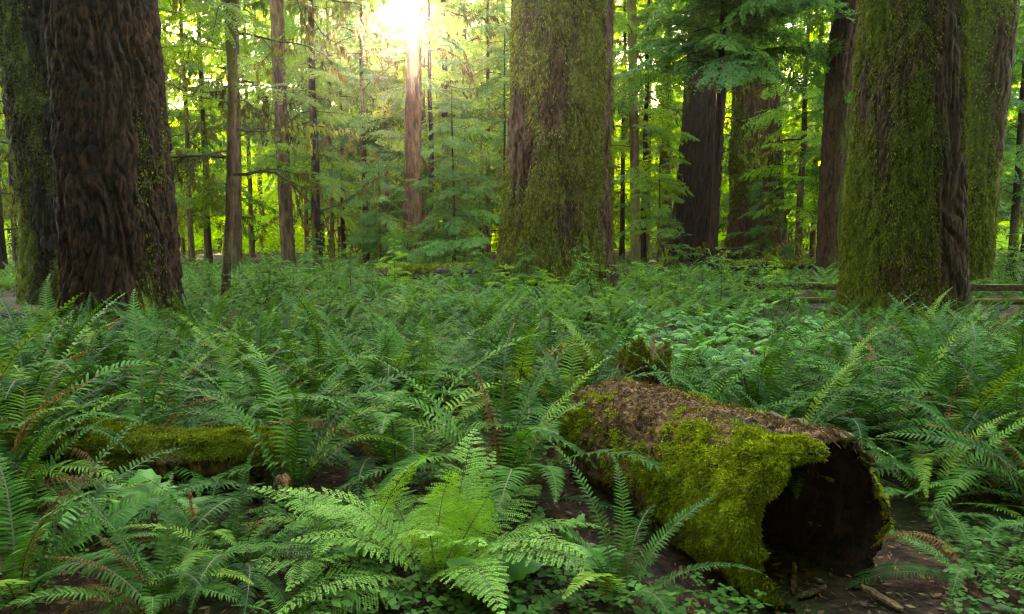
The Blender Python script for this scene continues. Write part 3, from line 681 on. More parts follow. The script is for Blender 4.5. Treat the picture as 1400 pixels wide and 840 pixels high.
# ------------------------------------------------------------------ hollow log
LA = np.array([1.43, 3.20]); LB = np.array([.64, 4.83]); LDIR = (LB - LA) / np.linalg.norm(LB - LA); LLEN = float(np.linalg.norm(LB - LA)); LPER = np.array([LDIR[1], -LDIR[0]])
def hollow_log():
    nt, nth = 190, 260
    t = np.linspace(0, 1, nt) ** 1.0; th = np.linspace(0, 2 * math.pi, nth, endpoint=False)   # theta 0 = to the camera's right, pi/2 = up, pi = left
    TT, TH = np.meshgrid(t, th, indexing='ij')
    c, s = np.cos(TH), np.sin(TH)
    edge = .05 * pn(c * 2.2, s * 2.2, 5.0) + .035 * pn(c * 7, s * 7, 2.0) + .018 * pn(c * 19, s * 19, 1.0)   # ragged mouth
    edge = edge - .03 * np.exp(-((TH - 3.75) / .5) ** 2) + .07 * np.exp(-((TH - .75) / .35) ** 2) + .05 * np.exp(-((TH - 2.9) / .25) ** 2)
    a = edge * (1 - TT) ** 2 + TT * LLEN
    R0 = .425 - .075 * TT
    lx, lz = R0 * c, R0 * s
    bumps = .028 * pn(c * 1.6 + 3, s * 1.6, a * 1.4) + .018 * pn(lx * 9, lz * 9, a * 2.6) + .016 * pn(lx * 24, lz * 24, a * 5) + .008 * pn(lx * 60, lz * 60, a * 22)
    left = np.exp(-((TH - 2.75) / .85) ** 2)
    front = np.exp(-(a / .55) ** 2)
    moss = .10 + .72 * np.exp(-((TH - 3.0) / .75) ** 2) * (.62 + .45 * front) + .62 * np.exp(-(a / .38) ** 2) * np.exp(-((TH - 2.1) / .45) ** 2) + .35 * np.exp(-((TH - 1.15) / .3) ** 2) * (a > .4) + .34 * pn(lx * 5 + 2, lz * 5, a * 3) + .38 * pn(lx * 15 + 2, lz * 15, a * 11) + .45 * np.exp(-((TH - .1) / .45) ** 2)
    moss = moss - .9 * np.exp(-((TH - 1.35) / .30) ** 2) * np.exp(-((a - .1) / .35) ** 2) - .35 * np.exp(-((a - 1.35) / .4) ** 2)
    moss = np.clip(moss, 0, 1)
    R1 = R0 + bumps + .034 * np.clip(moss - .35, 0, 1) * (1 + 1.1 * pn(lx * 13, lz * 13, a * 11) + .6 * pn(lx * 30, lz * 30, a * 26))
    crack = np.exp(-((TH - 1.75 + .25 * pn(a * 2.5, 0, 0)) / .045) ** 2) * np.clip(1 - abs(a - .55) / .5, 0, 1); R1 = R1 - .05 * crack
    R1 = R1 - .035 * np.clip(1 - (a - edge) / .06, 0, 1) ** 2
    cz = .268 + .012 * TT
    def world_(r_):
        x = LA[0] + LDIR[0] * a + LPER[0] * r_ * c; y = LA[1] + LDIR[1] * a + LPER[1] * r_ * c
        return np.stack([x, y, cz + r_ * s], -1)
    O = world_(R1)
    thick = .022 + .014 * pn(c * 3, s * 3, 9.0) + .012 * pn(c * 11, s * 11, a * 4)
    I = world_(np.maximum(R0 * .55, R0 - thick - .004 + .02 * pn(lx * 12, lz * 12, a * 2)))[: int(nt * .93)]
    x0 = np.array([LA[0] + LDIR[0] * LLEN / 2, LA[1] + LDIR[1] * LLEN / 2, 0])
    Vo = O.reshape(-1, 3) - x0; To = grid_tris(nt, nth)
    # back end closed with a broken face
    k = np.arange(nth); bc = Vo[(nt - 1) * nth:].mean(0)
    Vo2 = np.vstack([Vo, bc + np.array([-.02, .05, .0])]); To2 = np.vstack([To, np.stack([(nt - 1) * nth + k, (nt - 1) * nth + (k + 1) % nth, np.full(nth, nt * nth)], -1)])
    root = tag(link('hollow_log', None, loc=x0), 'rotten hollow log cloaked in bright moss with a dark open mouth', 'log')
    mo = np.append(moss.ravel(), 0)
    link('shell', mk_mesh('shell', Vo2, To2[:, ::-1], M['log'], smooth=True, attrs={'moss': mo * .9}), root)
    ni = I.shape[0]; Vi = I.reshape(-1, 3) - x0
    ring = Vo[:nth]
    Vin = np.vstack([ring, Vi, Vi[(ni - 1) * nth:].mean(0)])
    Ti = grid_tris(ni + 1, nth); Ti = np.vstack([Ti, np.stack([ni * nth + k, ni * nth + (k + 1) % nth, np.full(nth, (ni + 1) * nth)], -1)])
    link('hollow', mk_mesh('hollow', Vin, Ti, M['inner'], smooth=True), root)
    tri = To[:, ::-1]
    w = np.clip(moss.ravel()[tri].mean(1) - .12, 0, 1) ** 1.6; cen = Vo[tri].mean(1); w = w * (cen[:, 2] > -.02)
    Vb, Tb, rn = scatter_blades(Vo, tri, w, 66000, .025, .0075, 31, down=.5, out=.55, jit=.7)
    tag(link('moss', mk_mesh('moss', Vb, Tb, M['moss'], attrs={'rnd': rn}), root), kind='stuff')
    w2 = (np.clip(.55 - moss.ravel()[tri].mean(1), 0, 1)) * (cen[:, 2] > .25)
    Vb, Tb, rn = scatter_blades(Vo, tri, w2, 7000, .034, .0045, 32, down=.05, out=.1, jit=1.3)
    tag(link('needle_litter', mk_mesh('needle_litter', Vb, Tb, M['litter'], attrs={'rnd': rn}), root), kind='stuff')
    rim = np.clip(moss[0] - .2, 0, 1); Tr_ = grid_tris(4, nth); Vr = np.vstack([ring, Vi[:3 * nth]]); wr = np.tile(rim, 4)[Tr_].mean(1)
    Vb, Tb, rn = scatter_blades(Vr, Tr_, wr * (Vr[Tr_].mean(1)[:, 2] > 0), 4000, .025, .0075, 34, down=.8, out=.4, jit=.7)
    tag(link('moss_fringe', mk_mesh('moss_fringe', Vb, Tb, M['moss'], attrs={'rnd': rn * .6}), root), kind='stuff')
    # weathered slabs of bark along the top of the mouth
    r = np.random.default_rng(33)
    for i, (aa, tht, ln, wd, yaw, up) in enumerate([(.16, 1.28, .34, .10, .15, .015), (.19, 1.02, .30, .085, -.2, .02), (.30, 1.30, .36, .07, .1, .012), (.10, .82, .2, .09, .3, .02), (.22, .98, .28, .06, .0, .03), (.46, 1.5, .26, .045, .35, .012), (.62, 1.25, .22, .04, -.1, .01), (.36, 1.9, .2, .04, .5, .004)]):
        n = 12; u = np.linspace(-.5, .5, n)
        v = []
        for q, uu in enumerate(u):
            wq = wd * (1 - abs(uu * 2) ** 3 * .6) * (1 + .5 * pn(q * .9 + i * 7, 1.3, 0)); hh = .014 + .012 * pn(q * .7, i * 3.1, 2)
            z0 = .03 * pn(q * .35 + i * 5, .4, 1)
            for (yy, zz) in ((-.5, 0), (-.5, hh), (0, hh * 1.4), (.5, hh), (.5, 0)): v.append([uu * ln, yy * wq + .012 * pn(q * 1.1, i, 8), zz + z0 - .012])
        v = np.array(v); tr = grid_tris(n, 5); e = np.array([[0, 1, 2], [0, 2, 3], [0, 3, 4]]); tr = np.vstack([tr, e, e[:, ::-1] + (n - 1) * 5])
        ia, it = int(np.clip(aa / LLEN, 0, 1) * (nt - 1)), int(tht / (2 * math.pi) * nth) % nth; rr = float(R1[ia:ia + 22, it - 3:it + 4].mean()) + up * .6; cpos = np.array([LA[0] + LDIR[0] * aa + LPER[0] * rr * math.cos(tht), LA[1] + LDIR[1] * aa + LPER[1] * rr * math.cos(tht), .268 + rr * math.sin(tht)]) - x0
        ax = np.array([LDIR[0], LDIR[1], 0]); nz = np.array([LPER[0] * math.cos(tht), LPER[1] * math.cos(tht), math.sin(tht)]); sy = np.cross(nz, ax)
        ax2 = ax * math.cos(yaw) + sy * math.sin(yaw); sy2 = np.cross(nz, ax2)
        Vw = v[:, :1] * ax2 + v[:, 1:2] * sy2 + v[:, 2:] * nz + cpos
        link('bark_slab', mk_mesh('bark_slab', Vw, tr, M['slab'], attrs={'moss': np.full(len(Vw), .25 if i % 3 else .45)}), root)
hollow_log()

def lump_log(name, label, p0, p1, r0, r1, zc, mat, mossy, nb, blade, seed, squash=1.0, cat='log', moss_mat='moss', bumpy=.12):
    """solid fallen log lying from p0 to p1 (plan)"""
    p0, p1 = np.array(p0, float), np.array(p1, float); d = p1 - p0; L = np.linalg.norm(d); d /= L; per = np.array([d[1], -d[0]])
    nt = max(12, int(L / .035)); nth = 64
    t = np.linspace(0, 1, nt); th = np.linspace(0, 2 * math.pi, nth, endpoint=False)
    TT, TH = np.meshgrid(t, th, indexing='ij'); c, s = np.cos(TH), np.sin(TH); a = TT * L
    R0 = (r0 + (r1 - r0) * TT) * (1 + bumpy * pn(c * 1.5 + seed, s * 1.5, a * 2) + bumpy * .6 * pn(c * 4, s * 4 + seed, a * 5) + bumpy * .3 * pn(c * 9, s * 9 + seed, a * 14))
    capf = np.clip(np.minimum(TT, 1 - TT) * L / .05, 0, 1) ** .4; R0 = R0 * (.35 + .65 * capf)
    g = gz(p0[0] + d[0] * a, p0[1] + d[1] * a)
    mid = (p0 + p1) / 2; x0 = np.array([mid[0], mid[1], float(gz(*mid))])
    V = np.stack([p0[0] + d[0] * a + per[0] * R0 * c, p0[1] + d[1] * a + per[1] * R0 * c, g + zc + R0 * s * squash], -1).reshape(-1, 3) - x0
    T = grid_tris(nt, nth)[:, ::-1]
    k = np.arange(nth); V = np.vstack([V, V[:nth].mean(0), V[-nth:].mean(0)]); n0 = nt * nth
    T = np.vstack([T, np.stack([k, (k + 1) % nth, np.full(nth, n0)], -1), np.stack([(nt - 1) * nth + (k + 1) % nth, (nt - 1) * nth + k, np.full(nth, n0 + 1)], -1)])
    mo = np.clip(mossy + .45 * s.ravel() + .6 * pn(V[:-2, 0] * 2.2 + seed, V[:-2, 1] * 2.2, V[:-2, 2] * 3), 0, 1); mo = np.append(mo, [0, 0])
    root = tag(link(name, None, loc=x0), label, cat)
    link('wood', mk_mesh('wood', V, T, M[mat], smooth=True, attrs={'moss': mo}), root)
    if nb:
        w = np.clip(mo[T].mean(1) - .35, 0, 1)
        Vb, Tb, rn = scatter_blades(V, T, w, nb, blade[0], blade[1], seed, down=.45, out=.55, jit=.8)
        tag(link('moss', mk_mesh('moss', Vb, Tb, M[moss_mat], attrs={'rnd': rn}), root), kind='stuff')
    return root
lump_log('fallen_log', 'low fallen log with yellow green moss lying among sword ferns', (-3.35, 4.62), (-1.36, 4.28), .20, .170, .19, 'log', .42, 32000, (.026, .008), 41, bumpy=.22)
lump_log('fallen_log', 'thin mossy log end half buried by the low yellow green log', (-3.9, 5.15), (-2.7, 5.0), .10, .08, .09, 'log', .3, 4000, (.03, .009), 42)
def stump(name, label, x, y, rad, h, mossy, nb, seed, lean=(0, 0)):
    nt, nth = 40, 72; g = float(gz(x, y))
    z = np.linspace(-.15, h, nt); th = np.linspace(0, 2 * math.pi, nth, endpoint=False); ZZ, TH = np.meshgrid(z, th, indexing='ij'); c, s = np.cos(TH), np.sin(TH)
    top = h * (1 + .35 * pn(c * 1.2 + seed, s * 1.2, 0) + .2 * pn(c * 4, s * 4 + seed, 0)); Zr = -.15 + (ZZ + .15) / (h + .15) * (top + .15)
    Rr = rad * (1.12 - .2 * ZZ / h) * (1 + .34 * pn(c * 1.6 + seed, s * 1.6, ZZ * 2.2) + .16 * pn(c * 6, s * 6 + seed, ZZ * 4) + .03 * pn(c * 17, s * 17, ZZ * 14))
    V = np.stack([Rr * c + lean[0] * ZZ, Rr * s + lean[1] * ZZ, Zr], -1).reshape(-1, 3)
    T = grid_tris(nt, nth); k = np.arange(nth); last = V[-nth:]; cc = last.mean(0) - [0, 0, .04]
    inner = cc + (last - cc) * .55 + np.stack([0 * k, 0 * k, -.03 + .03 * pn(k * .4, seed, 0)], -1)
    n0 = len(V); V = np.vstack([V, inner, cc])
    T = np.vstack([T, np.stack([n0 - nth + k, n0 - nth + (k + 1) % nth, n0 + (k + 1) % nth], -1), np.stack([n0 - nth + k, n0 + (k + 1) % nth, n0 + k], -1), np.stack([n0 + k, n0 + (k + 1) % nth, np.full(nth, n0 + nth)], -1)])
    mo = np.clip(mossy + .5 * pn(V[:, 0] * 4 + seed, V[:, 1] * 4, V[:, 2] * 3) + .35 * (V[:, 2] > h * .85), 0, 1)
    root = tag(link(name, None, loc=(x, y, g)), label, 'stump'); link('wood', mk_mesh('wood', V, T, M['log'], smooth=True, attrs={'moss': mo}), root)
    w = np.clip(mo[T].mean(1) - .35, 0, 1); Vb, Tb, rn = scatter_blades(V, T, w, nb, .024, .009, seed, down=.5, out=.5, jit=.8)
    tag(link('moss', mk_mesh('moss', Vb, Tb, M['mossdark'], attrs={'rnd': rn}), root), kind='stuff')
stump('broken_stump', 'broken brown stump with mossy side just behind the hollow log', 1.02, 5.7, .21, .66, .16, 5000, 51, (.05, 0))
stump('mossy_stump', 'squat stump capped with moss behind the broken brown stump', .50, 6.5, .33, .60, .36, 9000, 57)
lump_log('fallen_log', 'rotten mossy log lying between the squat stump and the ferns', (-.1, 6.25), (.45, 5.75), .17, .2, .26, 'log', .4, 7000, (.026, .009), 58, bumpy=.25)
lump_log('fallen_log', 'short mossy log lying against the squat capped stump', (.35, 5.55), (.85, 6.05), .14, .16, .18, 'log', .35, 6000, (.035, .011), 53)
lump_log('fallen_log', 'long brown fallen log lying across the ferns in front of the reddish trunk', (-4.1, 22.3), (-1.0, 21.6), .24, .19, .42, 'rail', .25, 3000, (.1, .03), 54)
lump_log('fallen_log', 'thin mossy log on the ground behind the rail fence', (7.6, 26.5), (11.6, 25.5), .16, .13, .45, 'rail', .4, 3000, (.1, .03), 55)
lump_log('fallen_branch', 'thick fallen branch propped on bare brown ground by the reddish fir', (-9.6, 13.2), (-7.0, 11.0), .09, .07, .28, 'grey', .2, 800, (.05, .015), 56, cat='branch', bumpy=.05)

# ------------------------------------------------------------------ rail fence
def fence():
    A, B = np.array([5.0, 15.6]), np.array([13.5, 15.0]); d = (B - A) / np.linalg.norm(B - A); per = np.array([-d[1], d[0]]); L = float(np.linalg.norm(B - A)); ang = math.atan2(d[1], d[0])
    g = float(gz(9, 15.3)); root = tag(link('rail_fence', None, loc=(A[0], A[1], g), rot=(0, 0, ang)), 'low weathered wooden rail fence with moss on its rails', 'fence')
    def beam(name, x0, x1, y, z, w, h, seed, m):
        n = max(6, int((x1 - x0) / .12)); xs = np.linspace(x0, x1, n); V = []
        for i, x in enumerate(xs):
            j = lambda k: .012 * pn(x * 2.5 + k * 9, seed, k)
            for k, (yy, zz) in enumerate(((-.5, -.5), (.5, -.5), (.5, .42), (.4, .5), (-.4, .5), (-.5, .42))): V.append([x, y + yy * w + j(k), z + zz * h + j(k + 3) + .02 * pn(x * .5, seed, 9)])
        V = np.array(V); T = grid_tris(n, 6); e = np.array([[0, 1, 2], [0, 2, 3], [0, 3, 4], [0, 4, 5]]); T = np.vstack([T, e, e[:, ::-1] + (n - 1) * 6])
        mo = np.where(V[:, 2] > z, m + .4 * pn(V[:, 0] * 1.5 + seed, 0, 0), .1)
        link(name, mk_mesh(name, V, T[:, ::-1], M['rail'], attrs={'moss': np.clip(mo, 0, 1)}), root)
        if m > .4:
            Tt = T[:, ::-1]; w_ = np.clip(mo[Tt].mean(1) - .4, 0, 1)
            if w_.sum() > 0:
                Vb, Tb, rn = scatter_blades(V, Tt, w_, 900, .05, .016, seed, down=.3, out=.5, jit=.8); tag(link('moss', mk_mesh('moss', Vb, Tb, M['moss'], attrs={'rnd': rn}), root), kind='stuff')
    for i in range(3):
        beam('rail', i * 2.9 + .02, i * 2.9 + 2.86, 0, .50, .13, .14, 3 + i, .5); beam('rail', i * 2.9 + .02, i * 2.9 + 2.86, .01, .20, .12, .12, 13 + i, .8)
    for i in range(4):
        x = i * 2.9; n = 7; V = []
        for q in range(n):
            z = -.25 + q * .145
            for (xx, yy) in ((-.075, -.13), (.075, -.13), (.075, -.056 - .002), (-.075, -.058)): V.append([x + xx + .008 * pn(q * .9, i, xx * 50), yy, z])
        V = np.array(V); T = grid_tris(n, 4); e = np.array([[0, 2, 1], [0, 3, 2]]); T = np.vstack([T, e, e[:, ::-1] + (n - 1) * 4])
        link('post', mk_mesh('post', V, T, M['rail'], attrs={'moss': np.full(len(V), .3)}), root)
fence()

# ------------------------------------------------------------------ tangle of mossy fallen branches
for i, (px, py, D, rz, ry, s) in enumerate([(1010, 392, 27, .2, -.25, 1.6), (1060, 395, 26, 2.6, -.5, 1.4), (1085, 396, 26, 1.9, -.7, 1.2), (1100, 392, 27, 2.9, -.15, 1.9), (1030, 396, 25, .6, -.9, 1.0)]):
    p = at(px, py, D); g = float(gz(p[0], D))
    o = link('fallen_branch', DEAD_ME[i % 4], None, (p[0], D, g + .25), (0, ry, rz), s * 1.2)
    tag(o, 'crooked mossy dead branch in the tangle by the slim grey brown trunk', 'branch', 'mossy dead branches in the tangle')

# ------------------------------------------------------------------ ferns
def on_log(x, y, m=.1):
    q = np.array([x, y]) - LA; a = q @ LDIR; b = q @ LPER
    return -.15 < a < LLEN + .1 and abs(b) < .40 + m
def blocked(x, y):
    if on_log(x, y): return True
    if -3.5 < x < -1.35 and abs(y - (4.62 - (x + 3.35) * .176)) < .24: return True
    for k, (root, V, T, mo, loc) in TRUNKS.items():
        rr = {'A': 1.7, 'B': 1.25, 'G': 1.9, 'L': 1.3, 'Mm': .7, 'C': .2, 'K': .7, 'I': 1.4, 'J': 1.9, 'F': .6, 'D': .5}.get(k, .4)
        if math.hypot(x - loc[0], y - loc[1]) < rr: return True
    for (sx, sy, sr) in ((1.02, 5.75, .34), (.53, 6.6, .45), (.6, 5.8, .35)):
        if math.hypot(x - sx, y - sy) < sr: return True
    return False
NF = [0]
def fern(x, y, s, n, label, group=None, kinds=None, brown=2, seed=None, lean=None, spread=1.0, name='sword_fern', meshes=None, z=None):
    r = np.random.default_rng(9000 + NF[0] if seed is None else seed); NF[0] += 1
    root = tag(link(name, None, loc=(x, y, float(gz(x, y)) if z is None else z)), label, 'fern', group)
    ms = meshes or SW_ME
    for i in range(n):
        a = i * 2.39996 + r.normal() * .3; f = i / max(1, n - 1)
        if kinds: m = ms[kinds[int(r.integers(len(kinds)))]]
        elif ms is SW_ME: m = ms[int(np.clip(r.normal(1.5 + 6.5 * f, 1.6), 0, 11))]
        else: m = ms[int(r.integers(len(ms)))]
        rt = (r.normal() * .14, r.normal() * .10, a)
        link('frond', m, root, (math.cos(a) * .035 * s, math.sin(a) * .035 * s, -.01), rt, s * r.uniform(.78, 1.12))
    for i in range(brown):
        a = r.uniform(0, 6.28); link('dead_frond', BR_ME[int(r.integers(6))], root, (math.cos(a) * .05, math.sin(a) * .05, 0), (r.normal() * .2, r.normal() * .2, a), s * r.uniform(.7, 1.0))
    return root
placed = []
def hero(px, py, s, n, label, **k):
    p = ground_at(px, py); placed.append((p[0], p[1], .3 * s + .1)); return fern(p[0], p[1], s, n, label, **k)
# the ones that stand out
hero(600, 805, 1.05, 25, 'bright light green lady fern with lacy fronds beside the hollow log', name='lady_fern', meshes=LADY_ME, brown=0, seed=21)
hero(500, 770, .80, 12, 'smaller lacy light green lady fern leaning against the big lady fern', name='lady_fern', meshes=LADY_ME, brown=0, seed=22)
hero(690, 690, 1.25, 20, 'tall arching sword fern against the near flank of the hollow log', seed=23)
hero(850, 835, .80, 11, 'sword fern with bright stiff fronds at the foot of the mossy log flank', seed=24, brown=0, kinds=[1, 2, 9, 10, 5])
hero(775, 610, 1.15, 15, 'upright sword fern rising over the back end of the hollow log', seed=25, kinds=[0, 1, 2, 9, 3])
hero(25, 825, .95, 16, 'blue green sword fern overhanging the low mossy log at one end', seed=26, kinds=[1, 2, 3, 9, 10, 5])
hero(395, 690, 1.15, 18, 'large sword fern beyond the free end of the low mossy log', seed=27)
hero(405, 880, .42, 8, 'small fresh sword fern alone on bare litter', seed=28, brown=0, kinds=[0, 9, 10])
hero(560, 620, 1.2, 19, 'dense sword fern behind the lacy lady fern', seed=29)
hero(1330, 800, .72, 12, 'low dark sword fern beside the open mouth of the hollow log', seed=30, kinds=[5, 6, 7, 8, 4], brown=3)
hero(1270, 700, .85, 14, 'arching sword fern leaning towards the rim of the hollow log', seed=31)
hero(690, 905, .62, 8, 'low sword fern with pale fronds in front of the lady fern', seed=32, kinds=[5, 6, 7], brown=0)
hero(130, 590, 1.05, 15, 'sword fern with many rusty dead fronds behind the low mossy log', seed=33, brown=8)
hero(250, 590, 1.0, 14, 'sword fern mixed with rusty dead fronds behind the low log centre', seed=34, brown=7)
# the bed, zone by zone
ZONES = [
    (lambda u, v, y: y < 4.4 and u < 520, 'dark sword fern growing around the front of the low mossy log', 'ferns in front of the low mossy log'),
    (lambda u, v, y: u < 470 and y < 7.5, 'sword fern in the dense bed behind the low mossy log', 'ferns behind the low mossy log'),
    (lambda u, v, y: u < 470, 'sword fern spreading around the foot of the reddish fir', 'ferns around the reddish fir'),
    (lambda u, v, y: u < 850 and y < 8, 'arching sword fern between the lady fern and the mossy stumps', 'ferns between lady fern and stumps'),
    (lambda u, v, y: u < 850, 'sword fern in the open bed before the widest shaggy trunk', 'ferns before the widest trunk'),
    (lambda u, v, y: y < 5.5, 'sword fern crowding the far flank of the hollow log', 'ferns beside the far flank of the hollow log'),
    (lambda u, v, y: y < 9.5, 'sword fern in the bed between hollow log and thick mossy trunk', 'ferns between log and thick mossy trunk'),
    (lambda u, v, y: True, 'sword fern at the foot of the thick mossy trunk and rail fence', 'ferns by the rail fence'),
]
def bed():
    r = np.random.default_rng(77); n = 0
    for _ in range(9000):
        y = math.sqrt(r.uniform(2.75 ** 2, 11.8 ** 2)); x = y * r.uniform(-.84, .84)
        u, v = project((x, y, float(gz(x, y))))
        if blocked(x, y): continue
        if 60 < u < 330 and 640 < v < 765: continue
        if 1030 < u < 1240 and v > 700: continue                     # before the mouth of the log
        if 440 < u < 800 and v > 700: continue                       # the lady ferns have this spot
        if 800 < u < 1020 and v > 735: continue
        if v > 830 and u > 460: continue
        if 880 < u < 1085 and 446 < v < 572 and r.random() < .97: continue   # broad leaved patch
        if y > 11.6 and u > 1030 and not 1150 < u < 1310: continue   # the fence stays in view
        if u < 105 and 398 < v < 440: continue                       # bare brown ground by the trunks
        sp = float(np.interp(y, [3, 5, 8, 12], [.50, .62, .60, .58]))
        if any((x - a) ** 2 + (y - b) ** 2 < (sp * .5 + c) ** 2 if c < .2 else (x - a) ** 2 + (y - b) ** 2 < max(sp, c * 1.5) ** 2 for a, b, c in placed): continue
        placed.append((x, y, .1)); n += 1
        lab, grp = next((l, g) for f, l, g in ZONES if f(u, v, y))
        s = r.uniform(.75, 1.2) * float(np.interp(y, [2.8, 3.6, 4.2, 6, 9, 12], [.55, .75, 1.2, 1.15, .90, .74])) * (.75 if u < 130 and y > 8.5 else 1)
        br = int(r.integers(0, 4)) + (int(r.integers(2, 6)) if u < 420 and r.random() < .6 else 0)
        lab = ('part brown ' if br >= 3 else '') + ('tall ' if s > 1.0 else 'small ' if s < .6 else '') + lab
        fern(x, y, s, int(r.integers(15, 22)) if y < 8 else int(r.integers(11, 14)), lab, grp, brown=br)
        if n >= 300: break
    return n
print('ferns', bed())

SF = [light_frond(e0, e1, dr, 900 + i) for i, (e0, e1, dr) in enumerate([(78, 0, .2), (66, -30, -.2), (50, -30, .1), (35, -30, 0)])]
def far_ferns():
    r = np.random.default_rng(78); ins = []; k = 0
    while k < 2000:
        y = r.uniform(10.8, 30) if k < 1400 else r.uniform(24, 46); x = y * r.uniform(-.84, .84); k += 1
        if blocked(x, y): continue
        u, v = project((x, y, 0))
        low = .42 if (u > 1030 and y < 17.5 and not 1150 < u < 1310) or (u < 110 and y < 19) else 1.0
        g = float(gz(x, y)); s = r.uniform(.5, .85) * low; n = 11 if y < 20 else 8
        for i in range(n):
            f = i / (n - 1); ins.append((int(np.clip(r.normal(3 * f, .7), 0, 3)), np.array([x, y, g]), rotm(r.normal() * .14, r.normal() * .1, i * 2.4 + r.normal() * .3) * s * r.uniform(.8, 1.1), r.random()))
    V, T, rn = merge(SF, ins)
    tag(link('fern_undergrowth', mk_mesh('fern_undergrowth', V, T, M['swordfar'], attrs={'rnd': rn})), 'mass of distant ferns covering the floor under the great trunks', 'ferns', kind='stuff')
far_ferns()

# ------------------------------------------------------------------ broad-leaved plants
def broad_leaf(seed, R=.1):
    r = np.random.default_rng(seed); n = 26; th = np.linspace(-2.75, 2.75, n)
    rad = R * (.62 + .30 * np.abs(np.cos(th * 1.5)) + .10 * (np.arange(n) % 2) + .05 * r.normal(size=n))
    V = [[0, 0, 0]]; 
    for q in (.55, 1.0):
        for a, ra in zip(th, rad): V.append([ra * q * math.cos(a) + R * .35 * q, ra * q * math.sin(a), -.05 * R * q ** 2 + .10 * R * q * math.cos(a * 3) + .03 * R * r.normal() - .25 * R * q * q])
    T = [[0, 1 + i, 2 + i] for i in range(n - 1)]
    for i in range(n - 1): a = 1 + i; b = 1 + n + i; T += [[a, b, b + 1], [a, b + 1, a + 1]]
    return np.array(V), np.array(T)
BL_ME = [mk_mesh('leaf', *broad_leaf(950 + i), M['broad'], smooth=True) for i in range(5)]
STEM_ME = []
for i in range(3):
    V, T = tube(np.array([[0, 0, -.02], [.01 * i, .005, .5], [.0, .01 * i, 1.0]]), [.006, .005, .0035], 5); STEM_ME.append(mk_mesh('stem', V, T, M['stalk']))
def broad_plant(x, y, h, n, s, label, group, r):
    root = tag(link('broadleaf_plant', None, loc=(x, y, float(gz(x, y)))), label, 'plant', group)
    for i in range(n):
        a = i * 2.4 + r.normal() * .4; hh = h * r.uniform(.6, 1.05); d = .07 * s * 1.4 * r.uniform(.5, 1.6)
        tx, ty = math.cos(a) * d, math.sin(a) * d
        st = link('stem', STEM_ME[i % 3], root, (0, 0, 0), (-ty / hh, tx / hh, 0), (1, 1, hh))
        link('leaf', BL_ME[int(r.integers(5))], root, (tx, ty, hh * .985), (r.normal() * .25, r.normal() * .25 + .1, a), s * r.uniform(.8, 1.25))
def broad_patch():
    r = np.random.default_rng(91); pts = []
    for _ in range(4000):
        u, v = r.normal(980, 62), r.normal(500, 32); p = ground_at(u, v)
        if blocked(p[0], p[1]) or p[1] < 6: continue
        if any((p[0] - a) ** 2 + (p[1] - b) ** 2 < .27 ** 2 for a, b in pts): continue
        pts.append((p[0], p[1])); broad_plant(p[0], p[1], (hh := r.uniform(.26, .52)), int(r.integers(3, 6)), r.uniform(.7, 1.2), ('tall ' if hh > .44 else 'low ' if hh < .33 else '') + 'broad leaved plant in the bright green patch behind the hollow log', 'broad leaved plants behind the log', r)
        if len(pts) > 90: break
    for i, (u, v, s, lab) in enumerate([(640, 825, 1.3, 'broad leaved plant under the lady fern by the log flank'), (215, 745, 1.2, 'broad leaved plant beneath the low mossy log'), (470, 790, .9, 'broad leaved plant poking out below the small lady fern'), (150, 730, 1.2, 'broad leaved plant shaded by the overhanging blue green fern'), (800, 800, 1.0, 'broad leaved plant under the stiff bright sword fern'), (745, 610, 1.3, 'broad leaved plant amid fronds at the back of the hollow log')]):
        p = ground_at(u, v); broad_plant(p[0], p[1], r.uniform(.2, .3), 4, s, lab, None, r)
broad_patch()

# ------------------------------------------------------------------ shrubs and seedlings of the middle ground
def shrub_mesh(seed, h=1.5, leafs=2400, ls=.055):
    r = np.random.default_rng(seed); wood = []; P = []
    for i in range(6):
        a = r.uniform(0, 6.28); pts = [np.zeros(3)]; d = np.array([math.cos(a) * .35, math.sin(a) * .35, 1.0])
        for q in range(6): d = d + r.normal(size=3) * .18; d /= np.linalg.norm(d); pts.append(pts[-1] + d * h * r.uniform(.14, .2))
        wood.append((0, tube(np.array(pts), np.linspace(.010, .003, 7), 5)))
        for q in range(2, 7):
            for _ in range(3):
                e = np.array([r.normal(), r.normal(), r.normal() * .25]); e /= np.linalg.norm(e); l = h * r.uniform(.2, .38); s = pts[q]
                b = [s, s + e * l * .5, s + e * l + np.array([0, 0, -.1 * l])]; wood.append((0, tube(np.array(b), [.005, .0035, .0015], 4))); P.append((b[0], b[2], e))
    n = leafs; k = r.integers(0, len(P), n); u = r.uniform(.15, 1.05, n)[:, None]
    A = np.array([p[0] for p in P])[k]; B = np.array([p[1] for p in P])[k]; E = np.array([p[2] for p in P])[k]
    p = A + (B - A) * u; sd = np.cross(E, [0, 0, 1.0]); sd /= np.linalg.norm(sd, axis=1)[:, None]; sg = r.choice([-1, 1], n)[:, None]
    d = sd * sg * .8 + E * .6 + r.normal(size=(n, 3)) * .2; d /= np.linalg.norm(d, axis=1)[:, None]
    s = np.cross(d, np.array([0, 0, 1.0]) + r.normal(size=(n, 3)) * .25); s /= np.linalg.norm(s, axis=1)[:, None]; l = ls * r.uniform(.7, 1.4, n)[:, None]
    V = np.stack([p, p + d * l * .5 + s * l * .3, p + d * l, p + d * l * .5 - s * l * .3], 1).reshape(-1, 3); i = np.arange(n)[:, None] * 4
    W = join(wood)
    return (W[0], W[1]), (V, np.concatenate([i + np.array([[0, 1, 2]]), i + np.array([[0, 2, 3]])]), np.repeat(r.random(n) * .999, 4))
SH = []
